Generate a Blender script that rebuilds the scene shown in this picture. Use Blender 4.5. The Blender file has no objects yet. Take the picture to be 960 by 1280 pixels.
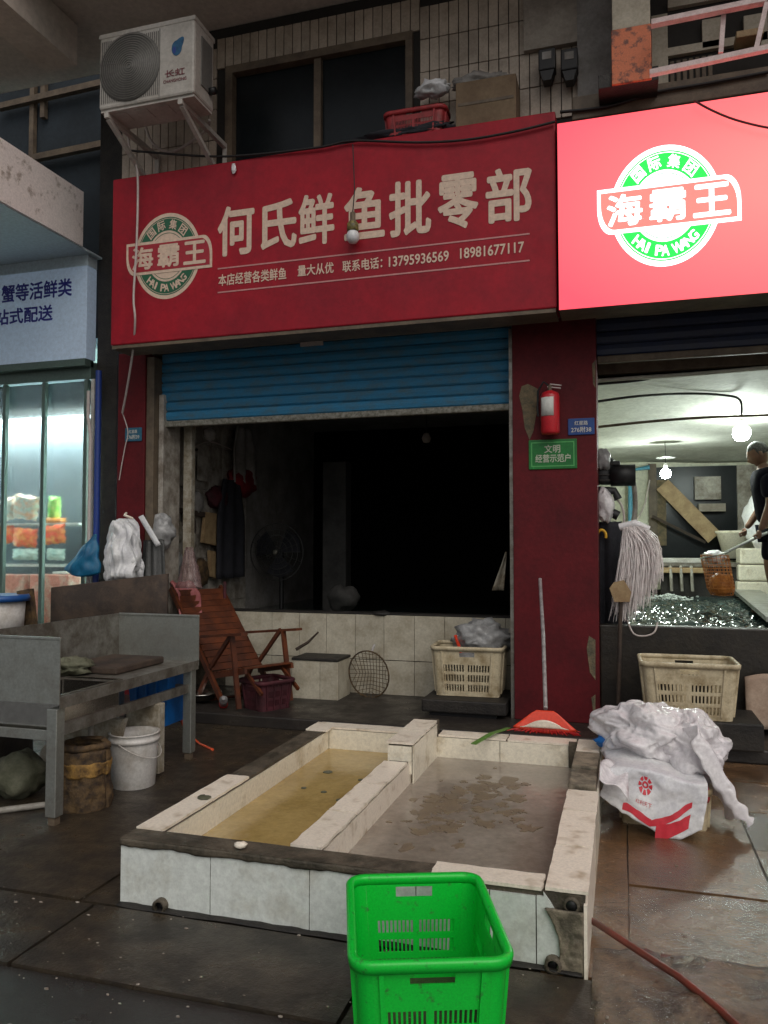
import bpy, bmesh, math, random
from mathutils import Vector, Matrix, noise
random.seed(7)
SC = bpy.context.scene
COL = SC.collection
R = math.radians
PI = math.pi

# ---------------------------------------------------------------- camera
YAW, PITCH, FPX, CH = R(16.8), R(2.45), 989.0, 1.5
cam_d = bpy.data.cameras.new('camera')
cam = bpy.data.objects.new('camera', cam_d); COL.objects.link(cam)
cam.location = (0, 0, CH); cam.rotation_euler = (PI/2 + PITCH, 0, YAW)
cam_d.sensor_fit = 'VERTICAL'; cam_d.sensor_height = 24; cam_d.lens = 24*FPX/1280
cam_d.clip_start = .05; cam_d.clip_end = 500
SC.camera = cam
# ---------------------------------------------------------------- world, sun, exposure
world = bpy.data.worlds.new('World'); SC.world = world; world.use_nodes = True
nt = world.node_tree; bg = nt.nodes['Background']
sky = nt.nodes.new('ShaderNodeTexSky'); sky.sky_type = 'NISHITA'; sky.sun_disc = False
SUN_EL, SUN_ROT = R(48), R(145)
sky.sun_elevation = SUN_EL; sky.sun_rotation = SUN_ROT; sky.dust_density = 3; sky.air_density = 1.2
hs = nt.nodes.new('ShaderNodeHueSaturation'); hs.inputs['Saturation'].default_value = .25
nt.links.new(sky.outputs[0], hs.inputs['Color']); nt.links.new(hs.outputs[0], bg.inputs[0])
bg.inputs[1].default_value = .075
sun_d = bpy.data.lights.new('sun', 'SUN'); sun_d.energy = .95; sun_d.angle = R(60); sun_d.color = (1, .92, .82)
sun = bpy.data.objects.new('sun', sun_d); COL.objects.link(sun)
# light comes from behind the camera, high over the street
sun.rotation_euler = Vector((-math.sin(SUN_ROT)*math.cos(SUN_EL), -math.cos(SUN_ROT)*math.cos(SUN_EL), -math.sin(SUN_EL))).to_track_quat('-Z', 'Y').to_euler()
SC.view_settings.view_transform = 'Standard'; SC.view_settings.look = 'None'
SC.view_settings.exposure = 0.0; SC.view_settings.gamma = 1

# ---------------------------------------------------------------- photo point -> place point
_cy, _sy = math.cos(YAW), math.sin(YAW)
_F = Vector((-_sy*math.cos(PITCH), _cy*math.cos(PITCH), math.sin(PITCH)))
_R = Vector((_cy, _sy, 0)); _U = _R.cross(_F)
def _ray(x, y): return (x-480)*_R - (y-640)*_U + FPX*_F
def PY(x, y, Y):
    d = _ray(x, y); p = d*(Y/d.y); p.z += CH; return p
def PZ(x, y, z):
    d = _ray(x, y); p = d*((z-CH)/d.z); p.z += CH; return p
def PX(x, y, X):
    d = _ray(x, y); p = d*(X/d.x); p.z += CH; return p

# ---------------------------------------------------------------- materials
MATS = {}
def mat(name, col, rough=.6, col2=None, scale=3.0, amt=.5, bump=.15, bscale=60, metal=0, spec=.5,
        emis=None, estr=0, trans=0, alpha=1, rnd=0.0, rough2=None, sss=0, stretch=None, sharp=.12, coat=0, wrinkle=0, bdist=.01):
    if name in MATS: return MATS[name]
    m = bpy.data.materials.new(name); m.use_nodes = True; MATS[name] = m
    t = m.node_tree; N = t.nodes.new; L = t.links.new
    b = t.nodes['Principled BSDF']
    geo = N('ShaderNodeNewGeometry'); pos = geo.outputs['Position']
    if stretch:
        mp = N('ShaderNodeMapping'); mp.inputs['Scale'].default_value = stretch
        L(pos, mp.inputs[0]); pos = mp.outputs[0]
    def nz(sc, det=6, ro=.6):
        n = N('ShaderNodeTexNoise'); n.inputs['Scale'].default_value = sc
        n.inputs['Detail'].default_value = det; n.inputs['Roughness'].default_value = ro
        L(pos, n.inputs['Vector']); return n.outputs[0]
    col = (*col, 1); out = None
    if col2 is not None:
        rp = N('ShaderNodeValToRGB'); c = .5 + (.5-amt)*.35
        rp.color_ramp.elements[0].position = max(0, c-sharp); rp.color_ramp.elements[1].position = min(1, c+sharp)
        L(nz(scale, 9, .65), rp.inputs[0])
        mx = N('ShaderNodeMix'); mx.data_type = 'RGBA'
        mx.inputs[6].default_value = col; mx.inputs[7].default_value = (*col2, 1)
        L(rp.outputs[0], mx.inputs[0]); out = mx.outputs[2]
        if rough2 is not None:
            mr = N('ShaderNodeMapRange'); mr.inputs[3].default_value = rough; mr.inputs[4].default_value = rough2
            L(rp.outputs[0], mr.inputs[0]); L(mr.outputs[0], b.inputs['Roughness'])
    # fine value variation
    fv = N('ShaderNodeMapRange'); fv.inputs[1].default_value = .3; fv.inputs[2].default_value = .7
    fv.inputs[3].default_value = .82; fv.inputs[4].default_value = 1.12
    L(nz(scale*7+11, 5, .7), fv.inputs[0])
    val = fv.outputs[0]
    if rnd:
        oi = N('ShaderNodeObjectInfo'); r2 = N('ShaderNodeMapRange')
        r2.inputs[3].default_value = 1-rnd; r2.inputs[4].default_value = 1+rnd*.6
        L(oi.outputs['Random'], r2.inputs[0])
        mu = N('ShaderNodeMath'); mu.operation = 'MULTIPLY'; L(val, mu.inputs[0]); L(r2.outputs[0], mu.inputs[1]); val = mu.outputs[0]
    vm = N('ShaderNodeVectorMath'); vm.operation = 'SCALE'
    if out is not None: L(out, vm.inputs[0])
    else: vm.inputs[0].default_value = col[:3]
    L(val, vm.inputs['Scale']); L(vm.outputs[0], b.inputs['Base Color'])
    if not (col2 is not None and rough2 is not None): b.inputs['Roughness'].default_value = rough
    b.inputs['Metallic'].default_value = metal
    b.inputs['Specular IOR Level'].default_value = spec
    b.inputs['Transmission Weight'].default_value = trans
    b.inputs['Alpha'].default_value = alpha
    b.inputs['Coat Weight'].default_value = coat; b.inputs['Coat Roughness'].default_value = .07
    if sss: b.inputs['Subsurface Weight'].default_value = sss; b.inputs['Subsurface Scale'].default_value = .02
    if emis: b.inputs['Emission Color'].default_value = (*emis, 1); b.inputs['Emission Strength'].default_value = estr
    if wrinkle:
        wn = N('ShaderNodeTexNoise'); wn.noise_type = 'RIDGED_MULTIFRACTAL'; wn.inputs['Scale'].default_value = bscale
        wn.inputs['Detail'].default_value = 3; wn.inputs['Distortion'].default_value = .6
        L(pos, wn.inputs['Vector']); bp = N('ShaderNodeBump'); bp.inputs['Strength'].default_value = bump; bp.inputs['Distance'].default_value = wrinkle
        L(wn.outputs[0], bp.inputs['Height']); L(bp.outputs[0], b.inputs['Normal'])
    elif bump:
        bp = N('ShaderNodeBump'); bp.inputs['Strength'].default_value = bump; bp.inputs['Distance'].default_value = bdist
        L(nz(bscale, 6, .65), bp.inputs['Height']); L(bp.outputs[0], b.inputs['Normal'])
        if coat: L(bp.outputs[0], b.inputs['Coat Normal'])
    return m

M = dict(
 street=mat('asphalt_wet', (.024,.021,.018), .30, (.036,.032,.028), 1.3, .5, .8, 90, rough2=.14, spec=.5, coat=.5, bdist=.005),
 pave=mat('pavement_wet', (.026,.020,.014), .5, (.065,.048,.030), 5.5, .42, .8, 45, rough2=.22, coat=.15, rnd=.15, bdist=.008),
 pave_r=mat('pavement_brown_wet', (.17,.092,.042), .30, (.085,.046,.022), 3.6, .5, .6, 60, rough2=.12, rnd=.12, spec=.5, coat=.35, bdist=.005),
 slab_w=mat('textured_wet_slab', (.10,.065,.042), .16, (.045,.030,.02), 4.0, .5, .8, 70, rough2=.08, rnd=.12, spec=.7, coat=.8, bdist=.0055),
 conc_r=mat('eroded_concrete', (.20,.14,.09), .28, (.045,.035,.026), 5, .5, .9, 40, rough2=.10, coat=.6, bdist=.010),
 floor=mat('shop_floor', (.022,.018,.016), .5, (.045,.038,.032), 4, .4, .5, 35, rough2=.25),
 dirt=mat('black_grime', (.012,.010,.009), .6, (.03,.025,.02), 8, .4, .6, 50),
 red_col=mat('maroon_paint', (.125,.009,.013), .6, (.085,.008,.011), 2.6, .45, .15, 45, spec=.25),
 plaster=mat('bare_plaster', (.23,.17,.10), .9, (.10,.09,.06), 14, .5, .6, 50),
 grey=mat('old_grey_plaster', (.36,.32,.27), .85, (.22,.19,.16), 2.5, .45, .3, 30),
 soffit=mat('soffit_concrete', (.62,.56,.50), .9, (.50,.44,.38), .9, .5, .2, 14),
 wtile=mat('facade_tile', (.50,.42,.34), .45, (.34,.28,.22), 5, .35, .1, 60, rnd=.16),
 joint=mat('joint_dark', (.03,.027,.024), .9),
 brownf=mat('brown_frame', (.16,.12,.08), .6, (.09,.065,.045), 6, .5, .15),
 pane=mat('dark_pane', (.008,.011,.013), .25, (.012,.016,.018), 2, .5, .03, 8, spec=.25),
 white_tile=mat('white_glazed_tile', (.74,.78,.74), .2, (.60,.61,.55), 4.5, .25, .05, 18, rnd=.06, sharp=.08),
 cream_tile=mat('cream_tile', (.86,.80,.66), .24, (.50,.41,.27), 6.0, .12, .06, 24, rnd=.07, sharp=.10),
 cap_tile=mat('cap_tile', (.92,.83,.70), .3, (.42,.31,.19), 11, .10, .12, 40, rnd=.07, sharp=.10),
 tank_conc=mat('tank_mortar', (.13,.105,.075), .6, (.045,.038,.025), 9, .55, 1.0, 35),
 ochre=mat('ochre_tank_water', (.47,.34,.13), .05, (.37,.26,.09), 3.0, .5, .35, 9, spec=.6),
 mud=mat('murky_reflection_water', (.16,.12,.085), .06, (.44,.40,.34), 2.2, .46, .35, 9, spec=.6, sharp=.3),  # pale second colour paints whitish reflections onto the brown water
 scum=mat('yellow_scum', (.24,.185,.12), .3, (.20,.155,.11), 12, .5, .2, 40),
 steel=mat('galvanised_steel', (.45,.47,.44), .30, (.34,.34,.31), 9, .40, .04, 60, metal=.75, rough2=.45),
 dsteel=mat('dull_steel', (.32,.31,.28), .32, (.16,.14,.115), 8, .5, .06, 60, metal=.6, rough2=.5),
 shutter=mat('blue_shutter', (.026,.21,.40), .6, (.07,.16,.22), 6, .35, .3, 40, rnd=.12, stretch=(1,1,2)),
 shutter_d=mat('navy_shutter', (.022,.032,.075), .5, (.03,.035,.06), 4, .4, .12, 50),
 galv=mat('shutter_rail', (.36,.35,.30), .55, (.13,.12,.09), 30, .5, .3, 90, metal=.3),
 sign=mat('red_banner', (.38,.009,.022), .5, (.27,.010,.022), 1.2, .5, .5, 2.2, wrinkle=.02, spec=.3),
 cream_ink=mat('cream_lettering', (.72,.54,.42), .5, bump=0),
 ink_pink=mat('pink_rule', (.55,.25,.24), .5, bump=0),
 green_ink=mat('green_emblem', (.018,.12,.06), .5, bump=0),
 red_ink=mat('red_emblem', (.38,.02,.035), .5, bump=0),
 lit_red=mat('backlit_red', (.6,.05,.06), .4, emis=(1.0,.13,.165), estr=1.35, bump=0),
 lit_salmon=mat('backlit_salmon', (.6,.1,.1), .4, emis=(1.0,.22,.18), estr=1.2, bump=0),
 lit_white=mat('backlit_white', (.8,.8,.8), .4, emis=(1,1,1), estr=2.2, bump=0),
 lit_green=mat('backlit_green', (.05,.6,.1), .4, emis=(.0,.78,.06), estr=1.2, bump=0),
 black=mat('black_plastic', (.008,.008,.009), .5, bump=.1),
 blackcloth=mat('black_cloth', (.014,.015,.02), .85, (.022,.022,.03), 12, .5, .5, 60),
 navy=mat('navy_cloth', (.010,.016,.045), .8, bump=.4),
 white_pl=mat('white_plastic', (.62,.60,.57), .4, (.42,.38,.33), 7, .25, .06, 40),
 cream_pl=mat('cream_crate_plastic', (.62,.53,.36), .45, (.32,.24,.13), 9, .3, .08, 40),
 green_pl=mat('green_plastic', (.004,.60,.045), .30, (.03,.26,.04), 26, .10, .08, 45, rough2=.55, sharp=.05),
 red_pl=mat('red_plastic', (.55,.02,.02), .4, (.4,.02,.02), 8, .4, .1),
 red_pl2=mat('dull_red_plastic', (.40,.03,.035), .5, (.22,.02,.02), 10, .4, .1),
 orange_pl=mat('orange_red_plastic', (.75,.06,.025), .4, bump=.05),
 blue_pl=mat('blue_plastic', (.005,.15,.50), .35, (.005,.11,.38), 6, .4, .08),
 blue_bag=mat('blue_bag', (.004,.14,.28), .5, (.004,.09,.2), 8, .4, .3, 20),
 bag=mat('clear_plastic_bag', (.95,.92,.93), .2, (.84,.80,.83), 5, .5, .8, 14, alpha=.82, spec=.7, wrinkle=.015),
 bag_w=mat('white_plastic_bag', (.78,.78,.78), .35, (.62,.62,.66), 6, .4, .7, 8, wrinkle=.012),
 bag_d=mat('grey_plastic_bag', (.42,.42,.42), .3, (.25,.25,.25), 8, .4, .9, 9, alpha=.85, wrinkle=.02),
 wood=mat('orange_wood', (.15,.038,.012), .42, (.07,.020,.009), 6, .5, .12, 50, rnd=.15),
 wood_d=mat('dark_plank', (.075,.05,.035), .8, (.035,.025,.02), 6, .5, .4, 40),
 wood_p=mat('pale_wood', (.42,.30,.16), .65, (.28,.18,.09), 8, .5, .2, 40),
 stump=mat('stump_bark', (.14,.085,.035), .8, (.035,.022,.014), 18, .5, 1.0, 30),
 cardboard=mat('cardboard', (.20,.14,.085), .85, (.15,.10,.06), 4, .5, .1),
 pinkcloth=mat('pink_cloth', (.48,.17,.17), .8, (.35,.10,.10), 8, .5, .3),
 wine=mat('wine_fabric', (.085,.014,.022), .7, (.045,.01,.014), 8, .5, .3),
 darkred=mat('dark_red_cloth', (.26,.015,.02), .7, (.14,.01,.015), 8, .5, .4),
 hose=mat('red_hose', (.20,.035,.022), .35, (.10,.03,.02), 9, .45, .1),
 ghose=mat('grey_hose', (.36,.34,.30), .5, (.2,.18,.15), 9, .4, .1),
 ohose=mat('orange_hose', (.75,.10,.03), .4, bump=.05),
 pipe_blue=mat('blue_pipe', (.02,.05,.25), .4, bump=.05),
 wire_w=mat('white_cable', (.55,.48,.45), .5, bump=.05),
 wire_b=mat('black_cable', (.012,.011,.011), .5, bump=.05),
 marble=mat('marble', (.88,.80,.76), .3, (.40,.33,.28), 7, .16, .03, 20, sharp=.05),
 marble_s=mat('canopy_soffit', (.55,.65,.70), .5, bump=.03),
 blue_sign=mat('white_acrylic', (.45,.55,.68), .35, emis=(.45,.58,.75), estr=.13, bump=.0),
 blue_ink=mat('blue_lettering', (.03,.03,.28), .5, bump=0),
 mint=mat('mint_frame', (.10,.145,.125), .35, (.11,.16,.14), 5, .4, .04, metal=.3),
 room_l=mat('pale_shop_wall', (.78,.86,.80), .6, (.50,.70,.72), 3, .5, .1, 30),
 room_r=mat('pale_room_wall', (.74,.74,.60), .75, (.54,.52,.40), 2.2, .4, .25, 14),
 ceil_r=mat('room_ceiling', (.56,.57,.51), .8, (.40,.40,.35), 1.6, .4, .5, 6),
 glass=mat('window_glass', (.92,.98,.96), .10, bump=.02, bscale=8, trans=1, spec=.5),
 greyroom=mat('dark_room_plaster', (.30,.285,.27), .9, (.18,.165,.15), 3, .5, .2),
 jambtile=mat('dingy_tile', (.46,.43,.38), .5, (.18,.15,.12), 6, .5, .2, 30, rnd=.1),
 dwater=mat('agitated_water', (.02,.035,.032), .05, (.05,.075,.07), 5, .5, 0, spec=.8),
 tankin=mat('dark_wet_tank', (.018,.015,.012), .4, (.035,.028,.02), 5, .4, .4, 30),
 skin=mat('skin', (.20,.105,.065), .55, bump=.03, sss=.05),
 hair=mat('grey_black_hair', (.03,.028,.027), .7, (.10,.10,.10), 60, .4, .8, 200),
 shirt=mat('navy_shirt', (.007,.007,.013), .95, bump=.3, spec=.1),
 bulb=mat('lit_bulb', (1,1,1), .3, emis=(.88,1,.93), estr=170, bump=0),
 tube=mat('lit_tube', (1,1,1), .3, emis=(.80,1,.98), estr=70, bump=0),
 ac=mat('aircon_casing', (.50,.47,.43), .5, (.38,.35,.31), 3, .4, .05, 30),
 acdark=mat('fan_guard_dark', (.05,.05,.048), .6, bump=0),
 acring=mat('aircon_ring', (.24,.23,.21), .6, bump=0),
 acgrey=mat('aircon_grille', (.15,.145,.135), .6, bump=.05),
 orange_rust=mat('rusty_orange_plate', (.62,.16,.06), .5, (.16,.05,.03), 16, .38, .2, 50, sharp=.05),
 beige=mat('beige_paint', (.50,.45,.36), .7, (.38,.33,.25), 5, .4, .15, 30),
 pink_lit_paint=mat('pale_rail_paint', (.66,.52,.50), .5, (.5,.36,.34), 12, .3, .15, 60),  # pink light of the lit sign is mixed into the rail colour
 raffia=mat('pale_plastic_twine', (.98,.92,.90), .35, (.86,.76,.74), 20, .5, .1, 60, rnd=.1),
 greenleaf=mat('green_leaf', (.12,.25,.05), .4, bump=.1),
 ext=mat('extinguisher_red', (.60,.02,.03), .28, (.5,.02,.03), 5, .4, .03),
 paper=mat('white_paper', (.66,.66,.62), .7, bump=.02),
 plaque_g=mat('green_plaque', (.012,.19,.035), .4, (.01,.15,.03), 6, .4, .05),
 plaque_b=mat('blue_plaque', (.02,.07,.26), .4, bump=.03),
 chrome=mat('polished_steel', (.62,.60,.56), .18, metal=1, bump=.02),
 gold=mat('orange_net', (.62,.24,.05), .35, (.40,.13,.03), 18, .5, .2),
 foam=mat('styrofoam', (.45,.42,.35), .8, (.22,.18,.12), 10, .5, .4),
 grey_green=mat('mossy_sack', (.16,.16,.11), .8, (.08,.085,.05), 8, .5, .7, 30),
 silver=mat('silver_foil_handle', (.62,.60,.60), .3, (.40,.36,.36), 25, .5, .3, 60, metal=.5),
 yellow=mat('yellow_plastic', (.75,.42,.03), .4, bump=.05),
 snack_r=mat('red_snack_pack', (.75,.09,.05), .25, (.80,.35,.1), 14, .4, .4, 30),
 snack_g=mat('mixed_snack_pack', (.35,.50,.48), .3, (.62,.30,.18), 22, .5, .4, 30),
 snack_l=mat('green_snack_pack', (.15,.55,.08), .3, (.55,.6,.2), 18, .4, .4, 30),
 box_red=mat('red_shelf_box', (.50,.17,.12), .6, (.55,.42,.33), 9, .3, .1),
)

# ---------------------------------------------------------------- mesh collector
class MB:
    def __init__(s, mtx=None):
        s.v = []; s.f = []; s.m = mtx or Matrix()
    def raw(s, vs, fs, sm=False):
        n = len(s.v); s.v += [s.m @ Vector(v) for v in vs]; s.f += [(tuple(n+i for i in f), sm) for f in fs]
        return s
    def hexa(s, p):            # 8 points: bottom ring 4, top ring 4
        return s.raw(p, [(3,2,1,0),(4,5,6,7),(0,1,5,4),(1,2,6,5),(2,3,7,6),(3,0,4,7)])
    def box(s, a, b, bev=0):
        x0,x1 = sorted((a[0],b[0])); y0,y1 = sorted((a[1],b[1])); z0,z1 = sorted((a[2],b[2]))
        if not bev:
            return s.hexa([(x0,y0,z0),(x1,y0,z0),(x1,y1,z0),(x0,y1,z0),(x0,y0,z1),(x1,y0,z1),(x1,y1,z1),(x0,y1,z1)])
        bm = bmesh.new(); bmesh.ops.create_cube(bm, size=1)
        for v in bm.verts: v.co = Vector(((x0+x1)/2+v.co.x*(x1-x0), (y0+y1)/2+v.co.y*(y1-y0), (z0+z1)/2+v.co.z*(z1-z0)))
        bmesh.ops.bevel(bm, geom=list(bm.edges), offset=bev, segments=2, profile=.5, affect='EDGES')
        bm.verts.index_update()
        s.raw([v.co.copy() for v in bm.verts], [tuple(v.index for v in f.verts) for f in bm.faces]); bm.free(); return s
    def bar(s, p, q, w, h=None, up=(0,0,1)):
        p = Vector(p); q = Vector(q); h = h or w; d = (q-p).normalized(); up = Vector(up)
        if abs(d.dot(up)) > .98: up = Vector((0,1,0))
        a = d.cross(up).normalized()*(w/2); b = a.cross(d).normalized()*(h/2)
        r = [-a-b, a-b, a+b, -a+b]
        return s.hexa([p+k for k in r]+[q+k for k in r])
    def tube(s, pts, r, n=8, cap=True):
        pts = [Vector(p) for p in pts]; rr = r if isinstance(r, (list,tuple)) else [r]*len(pts)
        vs = []; fs = []; prev = None
        for i, p in enumerate(pts):
            d = (pts[min(i+1,len(pts)-1)]-pts[max(i-1,0)]).normalized()
            if prev is None:
                a = d.orthogonal().normalized()
            else:
                a = (prev - d*prev.dot(d)).normalized()
            prev = a; b = d.cross(a)
            vs += [p+(a*math.cos(t*2*PI/n)+b*math.sin(t*2*PI/n))*rr[i] for t in range(n)]
        for i in range(len(pts)-1):
            for t in range(n): fs.append((i*n+t, i*n+(t+1)%n, (i+1)*n+(t+1)%n, (i+1)*n+t))
        s.raw(vs, fs, True)
        if cap: s.raw(vs[:n], [tuple(range(n))[::-1]]); s.raw(vs[-n:], [tuple(range(n))])
        return s
    def lathe(s, prof, c=(0,0,0), n=24, axis='Z', jit=0):
        vs = []; fs = []
        for k,(r,z) in enumerate(prof):
            for t in range(n):
                a = 2*PI*t/n; q = r*(1+jit*noise.noise(Vector((math.cos(a)*2, math.sin(a)*2, z*8))))
                v = (q*math.cos(a), q*math.sin(a), z)
                if axis == 'Y': v = (v[0], v[2], v[1])
                if axis == 'X': v = (v[2], v[0], v[1])
                vs.append(Vector(c)+Vector(v))
        for k in range(len(prof)-1):
            for t in range(n): fs.append((k*n+t, k*n+(t+1)%n, (k+1)*n+(t+1)%n, (k+1)*n+t))
        return s.raw(vs, fs, True)
    def prism(s, pts, z0, z1):     # pts (x,y)
        n = len(pts)
        vs = [(x,y,z0) for x,y in pts]+[(x,y,z1) for x,y in pts]
        return s.raw(vs, [tuple(range(n))[::-1], tuple(range(n,2*n))]+[(i,(i+1)%n,n+(i+1)%n,n+i) for i in range(n)])
    def prism_y(s, pts, y0, y1):   # pts (x,z)
        n = len(pts)
        vs = [(x,y0,z) for x,z in pts]+[(x,y1,z) for x,z in pts]
        return s.raw(vs, [tuple(range(n)), tuple(range(n,2*n))[::-1]]+[(i,n+i,n+(i+1)%n,(i+1)%n) for i in range(n)])
    def blob(s, c, r, n=28, amp=.25, freq=3, seed=0, floor=None, crump=0):
        vs = []; fs = []; c = Vector(c)
        m = n//2
        for i in range(m+1):
            th = PI*i/m
            for j in range(n):
                ph = 2*PI*j/n
                d = Vector((math.sin(th)*math.cos(ph), math.sin(th)*math.sin(ph), math.cos(th)))
                k = 1+amp*noise.noise(d*freq+Vector((seed*7.3,seed*3.1,0)))
                if crump:
                    w_ = d+Vector((noise.noise(d*3+Vector((seed,0,0))), noise.noise(d*3+Vector((0,seed,5))), 0))*.25
                    k += crump*(.5-abs(noise.noise(w_*freq*1.6+Vector((seed,0,4))))*2)+crump*.35*(.4-abs(noise.noise(w_*freq*3.2+Vector((seed,2,4))))*2)
                v = c+Vector((d.x*r[0]*k, d.y*r[1]*k, d.z*r[2]*k))
                if floor is not None and v.z < floor: v.z = floor
                vs.append(v)
        for i in range(m):
            for j in range(n): fs.append((i*n+j, (i+1)*n+j, (i+1)*n+(j+1)%n, i*n+(j+1)%n))
        return s.raw(vs, fs, True)
    def sheet(s, fn, nu, nv, thick=.003):   # fn(u,v)->Vector, closed thin sheet
        P = [[Vector(fn(i/nu, j/nv)) for j in range(nv+1)] for i in range(nu+1)]
        vs = []
        for side in (0, 1):
            for i in range(nu+1):
                for j in range(nv+1):
                    du = P[min(i+1,nu)][j]-P[max(i-1,0)][j]; dv = P[i][min(j+1,nv)]-P[i][max(j-1,0)]
                    nn = du.cross(dv); nn = nn.normalized() if nn.length > 1e-9 else Vector((0,1,0))
                    vs.append(P[i][j]+nn*(thick/2 if side == 0 else -thick/2))
        K = (nu+1)*(nv+1); fs = []
        ix = lambda i, j, sd: sd*K+i*(nv+1)+j
        for i in range(nu):
            for j in range(nv):
                fs.append((ix(i,j,0),ix(i+1,j,0),ix(i+1,j+1,0),ix(i,j+1,0)))
                fs.append((ix(i,j,1),ix(i,j+1,1),ix(i+1,j+1,1),ix(i+1,j,1)))
        for i in range(nu):
            fs.append((ix(i,0,0),ix(i,0,1),ix(i+1,0,1),ix(i+1,0,0))); fs.append((ix(i,nv,0),ix(i+1,nv,0),ix(i+1,nv,1),ix(i,nv,1)))
        for j in range(nv):
            fs.append((ix(0,j,0),ix(0,j+1,0),ix(0,j+1,1),ix(0,j,1))); fs.append((ix(nu,j,0),ix(nu,j,1),ix(nu,j+1,1),ix(nu,j+1,0)))
        return s.raw(vs, fs, True)
    def build(s, name, m, parent=None, origin=None):
        o3 = Vector(origin) if origin is not None else None
        if o3 is None:
            xs = [v.x for v in s.v]; ys = [v.y for v in s.v]; zs = [v.z for v in s.v]
            o3 = Vector(((min(xs)+max(xs))/2, (min(ys)+max(ys))/2, min(zs)))
        me = bpy.data.meshes.new(name)
        me.from_pydata([v-o3 for v in s.v], [], [f for f, _ in s.f])
        me.polygons.foreach_set('use_smooth', [sm for _, sm in s.f])
        me.materials.append(m if isinstance(m, bpy.types.Material) else M[m]); me.update()
        bm = bmesh.new(); bm.from_mesh(me); bmesh.ops.recalc_face_normals(bm, faces=bm.faces); bm.to_mesh(me); bm.free()
        return link(name, me, o3, parent)
WPOS = {}
def link(name, me, wpos, parent=None):
    o = bpy.data.objects.new(name, me); COL.objects.link(o)
    WPOS[o] = Vector(wpos)
    if parent is not None:
        o.parent = parent; o.location = Vector(wpos)-WPOS[parent]
    else: o.location = wpos
    return o
def thing(name, label, cat, loc, group=None):
    o = link(name, None, loc); o['label'] = label; o['category'] = cat
    if group: o['group'] = group
    return o
def tag(o, label, cat, group=None):
    o['label'] = label; o['category'] = cat
    if group: o['group'] = group
    return o
def struct(o, kind='structure'): o['kind'] = kind; return o
def piece(name, me, wpos, parent):    # alike pieces share a mesh
    return link(name, me, wpos, parent)
def mesh_of(mb, m, origin=(0,0,0)):
    o = mb.build('tmp', m, None, origin); me = o.data; del WPOS[o]; bpy.data.objects.remove(o); return me

# ---------------------------------------------------------------- lettering
_GC = {}
def glyph(s, off=0.0, ext=.0):
    k = (s, off)
    if k not in _GC:
        c = bpy.data.curves.new('t', 'FONT'); c.body = s; c.offset = off; c.resolution_u = 3
        o = bpy.data.objects.new('t', c); COL.objects.link(o)
        dg = bpy.context.evaluated_depsgraph_get(); me = bpy.data.meshes.new_from_object(o.evaluated_get(dg))
        _GC[k] = ([(v.co.x, v.co.y) for v in me.vertices], [tuple(p.vertices) for p in me.polygons])
        bpy.data.objects.remove(o); bpy.data.curves.remove(c); bpy.data.meshes.remove(me)
    return _GC[k]
def add_glyph(mb, s, fn, off=0.0, th=.003, fit=True):
    """fn maps (u,v) in 0..1 of the glyph's own bounds to a world point; th is along -Y"""
    vs, fs = glyph(s)
    if not vs: return
    xs = [v[0] for v in vs]; ys = [v[1] for v in vs]; x0, x1, y0, y1 = min(xs)-off, max(xs)+off, min(ys)-off, max(ys)+off
    sh = [(0,0)]+([(off*math.cos(k*PI/4), off*math.sin(k*PI/4)) for k in range(8)] if off else [])
    for k, (dx, dy) in enumerate(sh):
        mb.raw([Vector(fn((x+dx-x0)/(x1-x0+1e-9), (y+dy-y0)/(y1-y0+1e-9)))+Vector((0,-.00012*k,0)) for x, y in vs], fs)
def text_rect(mb, s, p0, p1, p2, p3, Y, off=0.0):
    """quad in photo points: bottom-left, bottom-right, top-right, top-left laid on plane Y"""
    a, b, c, d = [PY(*p, Y) for p in (p0, p1, p2, p3)]
    x0 = (a.x+d.x)/2; x1 = (b.x+c.x)/2; z0 = (a.z+b.z)/2; z1 = (c.z+d.z)/2
    add_glyph(mb, s, lambda u, v: (x0+(x1-x0)*u, Y, z0+(z1-z0)*v), off)
def ring(mb, cx, cz, rx, rz, r0, r1, Y, n=64, th=.002):
    vs = []; fs = []
    for i in range(n):
        a = 2*PI*i/n
        for r in (r0, r1): vs.append((cx+math.sin(a)*rx*r, Y, cz+math.cos(a)*rz*r))
    for i in range(n):
        j = (i+1) % n; fs.append((2*i, 2*j, 2*j+1, 2*i+1))
    if r0 == 0: vs.append((cx, Y, cz)); fs = [(2*i+1, 2*((i+1)%n)+1, 2*n) for i in range(n)]
    mb.raw(vs, fs)

# ================================================================ SETTING
g = MB().box((-60,-60,-.3),(60,70,-.012)).build('ground', 'dirt'); struct(g)
st = MB().box((-40,-30,-.011),(40,2.38,0)).build('street', 'street'); struct(st)
pv = struct(MB().box((-6,2.90,-.011),(4,6.4,-.004)).build('pavement', 'pave', None, (0,2.9,-.011)))
def jag(x0, x1, y0, y1, j=.01, seg=6):
    j = j*.5
    pts = []
    for (a, b) in (((x0,y0),(x1,y0)),((x1,y0),(x1,y1)),((x1,y1),(x0,y1)),((x0,y1),(x0,y0))):
        for k in range(seg):
            t = k/seg; pts.append((a[0]+(b[0]-a[0])*t+random.uniform(-j,j), a[1]+(b[1]-a[1])*t+random.uniform(-j,j)))
    return pts
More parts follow.
